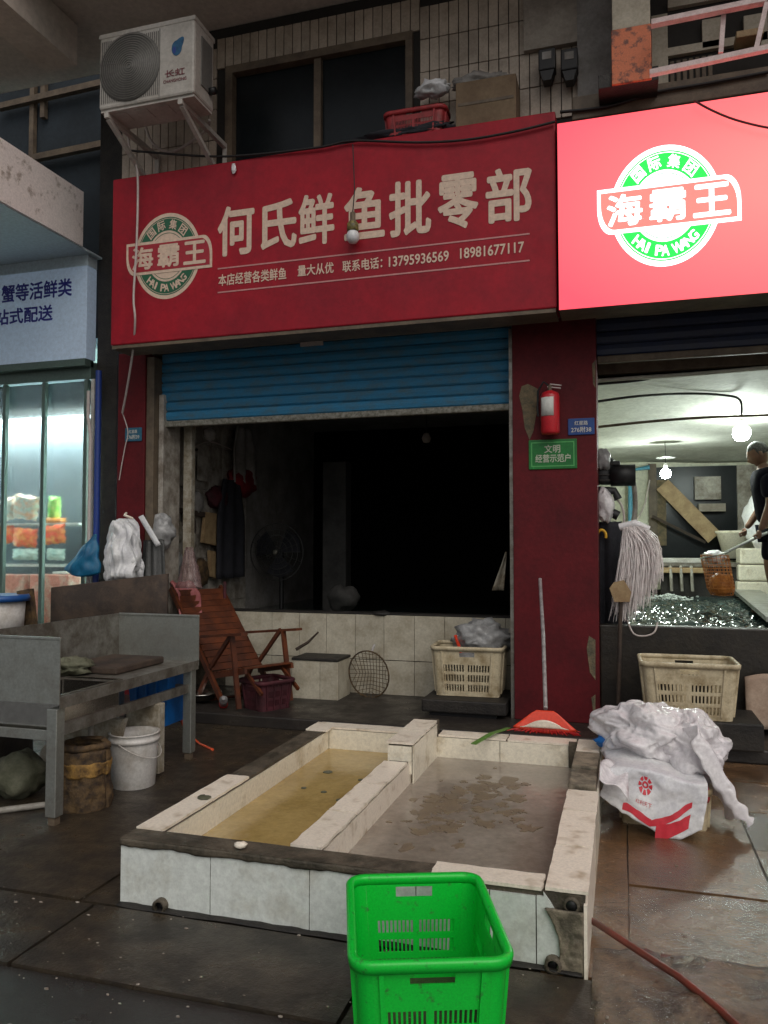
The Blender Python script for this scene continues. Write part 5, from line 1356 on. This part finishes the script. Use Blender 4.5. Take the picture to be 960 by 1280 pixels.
# more clutter on the inner wall
cable('grey cord hanging in a loop between the gloves on the dingy wall', [onwall(218,640),onwall(216,700),onwall(224,735),onwall(232,700),onwall(229,640)], .008, 'wire_b', 'cord', 'cord')
cable('pale cord strung along the top of the dingy wall', [onwall(210,548),onwall(235,560),onwall(262,552),onwall(290,562)], .007, 'wire_w', 'cord', 'cord')
cable('thin red cord hanging down past the white socket', [onwall(219,590),onwall(221,640),onwall(218,672)], .007, 'darkred', 'cord', 'cord')
slab_on('hook_board', 'narrow dark board with hooks across the dingy wall', 'board', ((214,640),(262,648),(262,642),(214,633)), 'wood_d', .03)
slab_on('pale_notice', 'small faded notice stuck beside the grey board', 'notice', ((246,600),(258,602),(259,572),(247,569)), 'jambtile', .012)
hang('grey_pouch', 'small grey cloth pouch hanging under the grey board', 'pouch', (246,628), .12, .12, 'greyroom', 66, .05, .25)
hang('brown_bag', 'brown paper bag hanging left of the dark apron', 'bag', (252,716), .12, .16, 'stump', 67, .05, .25)
hang('plastic_bag', 'small clear bag hanging low under the gloves', 'plastic bag', (226,716), .12, .18, 'bag_d', 68, .05, .3)
# dim things in the dark interior
fn = thing('floor_fan', 'round black electric fan standing in the dark shop', 'fan', (PY(350,720,9).x, 9, .1))
cF = PY(350,690,9); 
MB().tube([(cF.x,9.05,.1),(cF.x,9.05,cF.z)], .03, 8).build('stand', 'black', fn)
for k in range(1,6): MB().lathe([(.07*k-.004,0),(.07*k+.004,0),(.07*k+.004,.01),(.07*k-.004,.01),(.07*k-.004,0)], (cF.x,8.9,cF.z), 32, 'Y').build('guard_ring', 'acdark', fn)
sp_ = MB()
for k in range(18):
    a = 2*PI*k/18; sp_.tube([(cF.x,8.88,cF.z),(cF.x+.35*math.cos(a),8.905,cF.z+.35*math.sin(a))], .003, 4)
sp_.build('guard_spokes', 'acdark', fn)
for k in range(3):
    a = 2*PI*k/3; b = a+R(70)
    MB().raw([(cF.x,8.95,cF.z),(cF.x+.3*math.cos(a),8.93,cF.z+.3*math.sin(a)),(cF.x+.32*math.cos((a+b)/2),8.95,cF.z+.32*math.sin((a+b)/2)),(cF.x+.3*math.cos(b),8.97,cF.z+.3*math.sin(b)),(cF.x,8.955,cF.z)], [(0,1,2,3,4)]).build('blade', 'blackcloth', fn)
MB().lathe([(0,-.02),(.03,-.02),(.03,.0),(0,.0)], (cF.x,8.87,cF.z), 16, 'Y').build('hub_badge', 'galv', fn)
c0_, c1_ = PY(415,600,8.8), PY(432,700,8.8)
tag(MB().box((c0_.x-.12,8.8,.1),(c1_.x,9.0,2.5), .01).build('grey_cabinet', mat('dim_grey_metal', (.045,.043,.04), .8, (.02,.02,.018), 4)), 'narrow grey cupboard standing in the dark shop', 'cupboard')
c0_ = PY(420,750,7.6); tag(MB().blob((c0_.x,7.85,.95), (.16,.14,.14), 22, .3, 2, 71, None, .1).build('dark_sack', MATS['dim_grey_metal']), 'lumpy grey sack behind the low tiled wall', 'sack')
c0_ = PY(533,548,8.0)
db = thing('dead_bulb', 'unlit bulb hanging in the dark shop', 'bulb', c0_)
MB().tube([c0_, (c0_.x,c0_.y,3.19)], .005, 6).build('flex', 'black', db)
MB().lathe([(0,.06),(.03,.05),(.05,0),(.035,-.04),(0,-.05)], c0_, 16).build('bulb_globe', 'grey', db)
MB().lathe([(0,.0),(.016,0),(.016,.02),(0,.02)], (c0_.x,c0_.y,3.17), 10).build('ceiling_rose', 'grey', db)
# things at the left edge of the pillar, inside
pp_ = PY(634,716,6.9)
def sackc(u, v):
    p = PY(637,690,6.85).lerp(PY(634,738,6.85), v); return p+Vector((-.03-.10*v*u, .02*math.sin(u*5), 0))
tag(MB().sheet(sackc, 6, 8, .01).build('grey_pouch', 'foam'), 'dirty pale pouch hanging at the left edge of the red pillar', 'pouch')

# ================================================================ RIGHT SIDE: black pump, coats, twine, mallet
pm = thing('air_pump', 'cluster of black pumps and valves mounted on the side of the pillar', 'pump', (.0, 6.85, 2.0))
Yp = 6.9
c_ = PY(760,592,Yp)
MB().lathe([(0,0),(.10,0),(.11,.02),(.11,.20),(.09,.22),(0,.22)], (c_.x-.05,Yp,c_.z-.09), 20).build('motor', 'black', pm)
MB().lathe([(0,0),(.09,0),(.09,.20),(0,.20)], (c_.x+.02,Yp-.02,c_.z-.02), 18, 'X').build('pump_head', 'black', pm)
MB().box((c_.x-.16,Yp-.06,c_.z+.06),(c_.x+.10,Yp+.06,c_.z+.10), .01).build('bracket', 'black', pm)
for k in range(4): MB().lathe([(.10,0),(.118,0),(.118,.012),(.10,.012)], (c_.x-.05,Yp,c_.z-.07+k*.045), 20).build('cooling_fin', 'dirt', pm)
MB().tube([(c_.x-.12,Yp-.03,c_.z-.14),(c_.x+.05,Yp-.03,c_.z-.15),(c_.x+.08,Yp-.03,c_.z-.22)], .035, 10).build('outlet', 'black', pm)
MB().tube([(c_.x-.16,Yp-.05,c_.z-.25),(c_.x-.1,Yp-.05,c_.z-.26),(c_.x+.08,Yp-.05,c_.z-.36)], .04, 10).build('outlet', 'black', pm)
c1_ = PY(754,575,Yp-.1)
tag(MB().blob(c1_, (.06,.06,.09), 22, .3, 2, 81, None, .2).build('clear_jug', 'bag_d'), 'small clear plastic bag beside the black pumps', 'plastic bag')
tag(MB().blob(PY(756,632,Yp-.1), (.07,.06,.13), 22, .3, 2, 82, None, .3).build('clear_film', 'bag'), 'crumpled clear film hanging under the black pumps', 'plastic film')
hs_ = cable('thick pale hose looping down from the black pump', [PY(775,590,Yp),PY(785,592,7.0),PY(792,605,7.05),PY(794,635,7.1),PY(790,660,7.1)], .022, 'ghose', 'pump_hose', 'hose')
cable('thin yellowish hose curving under the pumps', [PY(768,622,Yp),PY(776,630,Yp),PY(780,645,Yp),PY(779,660,Yp)], .010, 'wire_w', 'pump_hose', 'hose')
def coat(x0, x1, y0, y1, Y, m, name, label, cat, seed, k=.7):
    a_, b_ = PY(x0,y0,Y), PY(x1,y1,Y)
    def f(u, v):
        a = (u-.5)*2; cx = (a_.x+b_.x)/2; w = (b_.x-a_.x)/2*(k+(1-k)*min(1,v*3))
        return Vector((cx+a*w, Y-.06*(1-a*a)+.022*math.sin(a*8+seed)*(.3+v), a_.z+(b_.z-a_.z)*v+.02*noise.noise(Vector((u*4,v*3,seed)))))
    return tag(MB().sheet(f, 18, 18, .03).build(name, m), label, cat)
coat(742,783,652,800, 6.9, 'blackcloth', 'black_raincoat', 'black raincoat hanging on the right side of the pillar', 'raincoat', 4)
coat(744,780,740,900, 7.0, 'navy', 'navy_waders', 'dark navy waders hanging below the black raincoat', 'waders', 6, .9)
c_ = PY(752,670,6.8); tag(MB().tube([c_+Vector((.035*math.cos(a),0,.05*math.sin(a))) for a in [R(200)-R(20)*k for k in range(12)]], .012, 8).build('yellow_hook', 'yellow'), 'small yellow plastic hook on the black raincoat', 'hook')
# twine bundle
tw_ = thing('twine_bundle', 'big bundle of pale pink plastic twine strips hanging before the lit tank', 'twine', PY(800,780,6.6))
c0_ = PY(786,662,6.62)
sm_ = MB()
for i in range(1600):
    t = random.random()
    th_ = R(-7+26*t)+random.gauss(0,.04)
    ln = (.76-.36*t**.8)*random.uniform(.72,1.03)
    top = c0_+Vector((random.uniform(-.05,.07)+.05*t, random.uniform(-.05,.05), random.uniform(-.02,.03)))
    dpt = random.uniform(-.12,.10); pts = []
    bow = .05*(.2+t)
    for k in range(6):
        s = k/5
        pts.append(top+Vector((ln*s*math.sin(th_)+bow*math.sin(s*PI)+.012*noise.noise(Vector((i,s*4,0))), dpt*s**.6, .03*math.sin(s*PI)-ln*s*math.cos(th_)+.01*noise.noise(Vector((i,s*5,7))))))
    w = random.uniform(.002,.0045)
    sm_.tube(pts, [w*.8,w,w,w,w*.9,w*.5], 3, False)
struct(sm_.build('twine_strands', 'raffia', tw_), 'stuff')
MB().tube([c0_+Vector((-.07,0,.02)), c0_+Vector((.05,-.02,.05)), c0_+Vector((.15,0,.0))], .03, 8).build('tie_band', 'bag', tw_)
# mallet-like wooden scoop with pole
ml = thing('wooden_scraper', 'wooden headed pole standing below the twine bundle', 'scraper', PY(776,880,6.42))
ps = [PY(*q_, 6.5) for q_ in ((762,735),(767,728),(780,725),(789,740),(787,752),(768,752))]
MB().prism_y([(v.x, v.z) for v in ps], 6.46, 6.52).build('head', 'wood_p', ml)
MB().tube([PY(776,752,6.49), PY(773,880,6.44)], .016, 10).build('pole', 'wood_d', ml)

# ================================================================ BIG FISH TANK in the lit room
ft = thing('concrete_fish_tank', 'big dark concrete fish tank of churning water in the lit room', 'fish tank', (1.3, 8, .1))
TZ = .87; F0 = 6.60
tx0_ = cl0+.48
MB().box((cl1-.0,F0,.1),(3.4,F0+.12,TZ), .012).build('front_wall', 'tankin', ft)
wr = MB()
def wv(u, v):
    x = tx0_+.01+(3.38-tx0_)*u; y = F0+.13+4.9*v
    c1 = PY(830,755,F0+1.2)
    d = math.hypot(x-.75, y-8.0)
    a = .018+.028*math.exp(-d*d/3.5)
    z = a*(noise.noise(Vector((x*6,y*6,0)))+.9*noise.noise(Vector((x*12,y*9,4)))+.5*noise.noise(Vector((x*22,y*16,9))))
    return Vector((x,y,.82+z))
MB().sheet(wv, 190, 230, .02).build('tank_water', 'dwater', ft)
struct(bpy.data.objects['tank_water'])
MB().box((tx0_,F0+5.05,.1),(3.38,F0+5.2,TZ+.02)).build('back_wall', 'tankin', ft)
# foam boil
fm = MB(); c_ = PZ(838,748,.83)
for i in range(260):
    a = random.uniform(0,2*PI); r_ = abs(random.gauss(0,.16)); s_ = random.uniform(.006,.022)
    fm.blob((c_.x+r_*math.cos(a), c_.y+r_*math.sin(a)*1.6, .84+.05*math.exp(-(r_/.12)**2)*random.random()), (s_,s_,s_*.6), 6, 0, 1)
struct(fm.build('water_froth', mat('froth', (.75,.80,.78), .3, bump=0, alpha=.85), ft), 'stuff')
# inner diagonal ledge (silver plank) and trough at the back
p0, p1 = PZ(903,718,.93), PZ(985,775,.93)
tag(MB().bar(p0, p1, .30, .04).build('metal_plank', 'steel'), 'grey metal plank laid over the corner of the big tank', 'plank')
tr = thing('back_trough', 'black trough with small pipe outlets at the back of the big tank', 'trough', (1.6, 11.3, .8))
a_, b_ = PY(826,735,11.2), PY(1000,712,11.2)
MB().box((a_.x,11.1,.60),(3.3,11.3,PY(880,708,11.2).z), .01).build('trough_body', 'dirt', tr)
MB().box((a_.x,11.05,PY(880,708,11.2).z),(3.3,11.12,PY(880,703,11.2).z)).build('trough_lip', 'dsteel', tr)
for x_ in (838,851,864):
    p = PY(x_,710,11.04); MB().tube([p+Vector((0,0,.02)), p+Vector((.0,-.03,-.02)), p+Vector((.01,-.04,-.30))], .02, 8).build('outlet_pipe', 'ghose', tr)
for i,(q0,q1,y_,m_,lab) in enumerate((((826,704),(896,690),11.6,'white_pl','white board lying flat at the back of the lit room'),((815,716),(884,702),11.0,'wood_p','pale wooden plank across the back of the big tank'))):
    a_, b_ = PY(q0[0],q0[1],y_), PY(q1[0],q1[1],y_)
    tag(MB().box((a_.x,y_,(a_.z)),(b_.x,y_+.4,a_.z+.07), .01).build('flat_board', m_), lab, 'board')
tag(MB().bar(PY(896,716,11.3), PY(955,704,11.3), .25, .16).build('green_tray', mat('dull_green', (.06,.11,.06), .4, bump=.2)), 'dull green tray at the back of the big tank by the man', 'tray')
# back room: plank, blue pipe frame, baskets
tag(MB().bar(PY(828,606,12.3), PY(893,672,12.2), .22, .06, up=(0,1,0)).build('leaning_beam', 'wood_p'), 'pale timber beam leaning diagonally across the dark opening', 'beam')
tag(MB().bar(PY(815,645,12.35), PY(882,678,12.3), .04, .04).build('leaning_pole', 'wood_d'), 'thin dark pole leaning behind the timber beam', 'pole')
for (a_, b_, lab) in (((788,588),(788,650),'vertical blue pipe on the back wall of the lit room'),):
    tag(MB().tube([PY(788,652,12.4),PY(788,588,12.4),PY(812,584,12.4)], .035, 10).build('blue_water_pipe', mat('sky_blue_pipe', (.10,.35,.50), .4, bump=.05)), lab, 'pipe')
cable('thin pale hose hanging from the back wall beside the dark opening', [PY(812,600,12.4),PY(806,630,12.3),PY(796,650,12.2)], .012, 'wire_w', 'thin_hose', 'hose')
c_ = PY(921,678,11.9)
bk = thing('pale_basket', 'pale woven basket in front of the dark opening by the man', 'basket', (c_.x,11.9,c_.z-.3))
MB().lathe([(0,-.22),(.17,-.22),(.26,.12),(.28,.13),(.28,.16),(.25,.16),(.16,-.20),(0,-.2)], (c_.x,11.9,c_.z), 24).build('basket_body', 'cream_tile', bk)
c_ = PY(940,700,11.2)
for k in range(3):
    tag(MB().box((c_.x-.22+.02*k,10.9,.85+k*.21),(c_.x+.30,11.3,1.05+k*.21), .02).build('foam_box', 'cream_tile'), ['lowest','middle','topmost'][k]+' cream box of the stack behind the man', 'box', 'cream boxes stacked behind the man')
tag(MB().blob(PY(955,650,11.2), (.24,.2,.42), 26, .2, 2, 91, None, .1).build('white_sack', 'bag_w'), 'tall white sack behind the man', 'sack')
# dark shadowed fittings in the room
cable('brown cable sagging across the ceiling of the lit room', [PY(746,502,7.2),PY(800,495,7.4),PY(860,492,7.8),PY(905,494,8),PY(925,500,8.0),PY(927,520,8.0)], .012, 'wire_b')
cable('brown pipe running across the ceiling further back', [PY(746,534,7.5),PY(812,527,7.6),PY(880,522,7.6),PY(960,519,7.6)], .013, 'brownf')
# bulbs
def litbulb(label, c, Y, r_, zc, e):
    p = PY(*c, Y); t = thing('lit_bulb', label, 'bulb', p, 'lit bulbs in the right room')
    MB().lathe([(0,-r_),(r_*.7,-r_*.8),(r_,-r_*.2),(r_*.95,r_*.4),(r_*.5,r_*.9),(.02,r_)], p, 20).build('bulb_globe', 'bulb', t)
    MB().lathe([(.02,r_),(.025,r_+.01),(.025,r_+.06),(0,r_+.065)], p, 12).build('lamp_holder', 'white_pl', t)
    MB().tube([p+Vector((0,0,r_+.06)), (p.x,p.y,zc)], .004, 6).build('flex', 'wire_b', t)
    l = bpy.data.lights.new('bulb_light', 'POINT'); l.energy = e; l.color = (.92,1,.92); l.shadow_soft_size = r_*1.1
    o = bpy.data.objects.new('bulb_light', l); COL.objects.link(o); o.location = p-Vector((0,0,r_+.08))
litbulb('lit bulb hanging deeper in the room left of the other bulb', (832,592), 10.3, .062, 2.84, 17)
litbulb('large lit bulb hanging nearer the front right of the man', (927,541), 8.7, .086, 2.88, 12)
p = PY(832,572,10.3); tag(MB().lathe([(0,0),(.11,-.005),(.12,.0),(0,.03)], (p.x,p.y,p.z), 24).build('tin_shade', 'steel'), 'flat tin shade above the deeper lit bulb', 'shade')

# ================================================================ MAN scooping with a net
def skin_body(name, joints, edges, m, parent, root=0, sub=2):
    me = bpy.data.meshes.new(name); me.from_pydata([j[0] for j in joints], edges, []); me.materials.append(M[m])
    o = bpy.data.objects.new(name, me); COL.objects.link(o)
    sk_ = o.modifiers.new('skin', 'SKIN'); sk_.use_smooth_shade = True
    for i, v in enumerate(me.skin_vertices[0].data):
        r_ = joints[i][1]; v.radius = r_ if isinstance(r_, tuple) else (r_, r_); v.use_root = (i == root)
    ss = o.modifiers.new('sub', 'SUBSURF'); ss.levels = sub; ss.render_levels = sub
    dg = bpy.context.evaluated_depsgraph_get(); me2 = bpy.data.meshes.new_from_object(o.evaluated_get(dg))
    bpy.data.objects.remove(o); me2.name = name
    for p_ in me2.polygons: p_.use_smooth = True
    return me2
MY = 8.5
hp = PY(951,570,MY)      # head centre
FZ = hp.z-1.56
man = thing('person', 'man in a dark navy shirt and shorts bending to scoop with a net', 'person', (hp.x+.02, MY, FZ))
O = WPOS[man]
# local: faces -x, leaning a little forward, z from feet
J = [((.08,0,.88),(.15,.11)), ((.06,0,1.05),(.14,.11)), ((.04,0,1.22),(.165,.11)), ((.02,0,1.36),(.155,.09)), ((.0,0,1.44),(.06,.06)), ((-.015,0,1.50),(.05,.05)),
     ((.10,.10,.82),.10), ((.06,.11,.48),.065), ((.12,.12,.10),.042), ((-.04,.12,.03),(.045,.03)), ((-.12,.12,.02),(.035,.02)),
     ((.12,-.10,.82),.10), ((.10,-.11,.48),.065), ((.18,-.12,.10),.042), ((.02,-.12,.03),(.045,.03)), ((-.06,-.12,.02),(.035,.02)),
     ((.02,-.19,1.33),.062), ((.02,-.25,1.08),.046), ((-.05,-.23,.88),.034), ((-.07,-.22,.82),.031),
     ((.02,.19,1.33),.062), ((.02,.25,1.08),.046), ((-.10,.22,.90),.034), ((-.14,.21,.85),.031)]
E_ = [(0,1),(1,2),(2,3),(3,4),(4,5),(0,6),(6,7),(7,8),(8,9),(9,10),(0,11),(11,12),(12,13),(13,14),(14,15),(3,16),(16,17),(17,18),(18,19),(3,20),(20,21),(21,22),(22,23)]
bme = skin_body('body', J, E_, 'skin', man)
# add head with face and hands to the same mesh
hb_ = MB(Matrix.Translation((-.045,0,1.575)) @ Matrix.Rotation(R(-28),4,'Y'))
def headv(d):
    r_ = Vector((.098*d.x, .076*d.y, .118*d.z))
    if d.z < -.2: r_.x *= 1-.12*(-d.z-.2); r_.y *= 1-.45*(-d.z-.2)
    if d.z < -.1 and d.x > 0: r_.x *= .82
    # nose, brow, lips, eyes ; face looks to -x
    if d.x < -.5:
        y = d.y; z = d.z
        r_.x -= .026*math.exp(-(y/.14)**2-((z+.16)/.16)**2)
        r_.x -= .010*math.exp(-(y/.5)**2-((z-.22)/.10)**2)
        r_.x += .012*math.exp(-((abs(y)-.36)/.16)**2-((z-.06)/.10)**2)
        r_.x -= .010*math.exp(-(y/.22)**2-((z+.46)/.06)**2)-.006*math.exp(-(y/.22)**2-((z+.53)/.03)**2)
        r_.x -= .012*math.exp(-(y/.25)**2-((z+.78)/.14)**2)
    return r_
n_ = 40; vs = []; fs = []
for i in range(n_//2+1):
    for j in range(n_):
        th2 = PI*i/(n_//2); ph = 2*PI*j/n_; vs.append(headv(Vector((math.sin(th2)*math.cos(ph), math.sin(th2)*math.sin(ph), math.cos(th2)))))
for i in range(n_//2):
    for j in range(n_): fs.append((i*n_+j,(i+1)*n_+j,(i+1)*n_+(j+1)%n_,i*n_+(j+1)%n_))
hb_.raw(vs, fs, True)
for s in (-1,1): hb_.blob((.012,s*.078,-.005), (.02,.010,.032), 12, .2, 3, 1)
hb_.m = Matrix()
for (wx, wy, wz, s) in ((-.07,-.22,.82,-1),(-.14,.21,.85,1)):
    hb_.blob((wx-.015,wy,wz-.035), (.026,.038,.044), 14, .08, 2, 3)
    for k in range(4):
        y0 = wy+(-.027+.018*k); L_ = (.068,.076,.072,.058)[k]
        hb_.tube([(wx-.022,y0,wz-.06),(wx-.05,y0,wz-.078),(wx-.058,y0,wz-.05),(wx-.038,y0,wz-.038+.002*k)], [.009,.0085,.008,.0065], 8)
    hb_.tube([(wx+.0,wy-s*.035,wz-.02),(wx-.03,wy-s*.045,wz-.035),(wx-.048,wy-s*.02,wz-.045)], [.011,.010,.008], 8)
bm = bmesh.new(); bm.from_mesh(bme)
tmp = bpy.data.meshes.new('t'); tmp.from_pydata(hb_.v, [], [f for f,_ in hb_.f])
for p_ in tmp.polygons: p_.use_smooth = True
bm.from_mesh(tmp)
for f in bm.faces: f.smooth = True
bm.to_mesh(bme); bm.free()
link('body', bme, O, man)
def mlocal(mb, name, m): return link(name, mesh_of(mb, m), O, man)
hm = MB(Matrix.Translation((-.040,0,1.585)) @ Matrix.Rotation(R(-28),4,'Y'))
vs = []; fs = []; 
for i in range(13):
    for j in range(36):
        th2 = R(8)*i if i else 0; ph = 2*PI*j/36
        lim = R(100) if math.cos(ph) > -.2 else R(62)
        th2 = lim*i/12
        d = Vector((math.sin(th2)*math.cos(ph), math.sin(th2)*math.sin(ph), math.cos(th2)))
        k = 1.07+.02*noise.noise(d*9); vs.append(Vector((.098*d.x*k+.004, .078*d.y*k, .118*d.z*k)))
for i in range(12):
    for j in range(36): fs.append((i*36+j,(i+1)*36+j,(i+1)*36+(j+1)%36,i*36+(j+1)%36))
hm.raw(vs, fs, True); mlocal(hm, 'hair', 'hair')
JS = [((.08,0,.86),(.20,.16)), ((.06,0,1.05),(.20,.16)), ((.04,0,1.22),(.225,.165)), ((.02,0,1.36),(.215,.15)), ((.0,0,1.425),(.11,.10)),
      ((.02,-.20,1.35),.105), ((.02,-.265,1.12),.082), ((.02,.20,1.35),.105), ((.02,.265,1.12),.082)]
sm2 = skin_body('shirt', JS, [(0,1),(1,2),(2,3),(3,4),(3,5),(5,6),(3,7),(7,8)], 'shirt', man); link('shirt', sm2, O, man)
JP = [((.10,0,.90),(.16,.125)), ((.10,.10,.80),.115), ((.07,.11,.50),.105), ((.12,-.10,.80),.115), ((.10,-.11,.50),.105)]
sp2 = skin_body('shorts', JP, [(0,1),(1,2),(0,3),(3,4)], 'shirt', man); link('shorts', sp2, O, man)
# what he stands on
tag(MB().box((O.x-.45,MY-.35,.1),(O.x+.6,MY+.35,FZ), .02).build('standing_ledge', 'tankin'), 'dark concrete ledge inside the big tank under the man', 'ledge')
# net
nt_ = thing('landing_net', 'orange landing net with a long handle held by the man over the water', 'landing net', PY(900,742,MY-.1))
hnd = O+Vector((-.10,-.22,.76)); top = O+Vector((.05,.12,.98))
rimc = PY(893,694,MY-.25)
e = (rimc-hnd).normalized()
MB().tube([hnd-e*.42, hnd, rimc-e*-.0+Vector((.09,0,.02))], .014, 10).build('pole', 'steel', nt_)
RN = .125
MB().tube([rimc+Vector((RN*math.cos(a), RN*math.sin(a), .03*math.cos(a))) for a in [2*PI*k/24 for k in range(25)]], .008, 8, False).build('hoop', 'steel', nt_)
nb0 = PY(903,745,MY-.25)
hN = rimc.z-nb0.z
prof = [(RN,0),(RN*1.02,-.06),(RN*.98,-hN*.5),(RN*1.0,-hN*.8),(RN*.8,-hN*.97),(0,-hN)]
dn = nb0-rimc
net = MB(); 
for k in range(20):
    a = 2*PI*k/20; net.tube([(rimc.x+r_*math.cos(a)+dn.x*(-z_/hN), rimc.y+r_*math.sin(a), rimc.z+z_) for r_, z_ in prof], .004, 4)
for q_ in range(13):
    t = q_/12; z_ = -hN*t*.97; r_ = RN*(1-.0*t if t < .85 else 1-(t-.85)*2)
    net.tube([(rimc.x+r_*math.cos(a)+dn.x*t, rimc.y+r_*math.sin(a), rimc.z+z_) for a in [2*PI*k/20 for k in range(21)]], .004, 4, False)
net.build('net_mesh', 'gold', nt_)
MB().blob((rimc.x+dn.x*.85, rimc.y, rimc.z-hN*.72), (RN*.86,RN*.86,hN*.27), 20, .25, 3, 7, None, .1).build('net_load', 'gold', nt_)
tag(MB().blob((rimc.x+.0, rimc.y, rimc.z-.02), (RN*.8,RN*.8,.06), 22, .4, 3, 27, None, .3).build('plastic_bag', 'bag_w'), 'white bag bunched in the mouth of the orange net', 'plastic bag')
cable('thin white hose hanging over the front of the big tank', [PY(784,775,6.58),PY(792,792,6.55),PY(806,795,6.55),PY(818,790,6.55),PY(822,778,6.58)], .007, 'wire_w', 'thin_hose', 'hose')
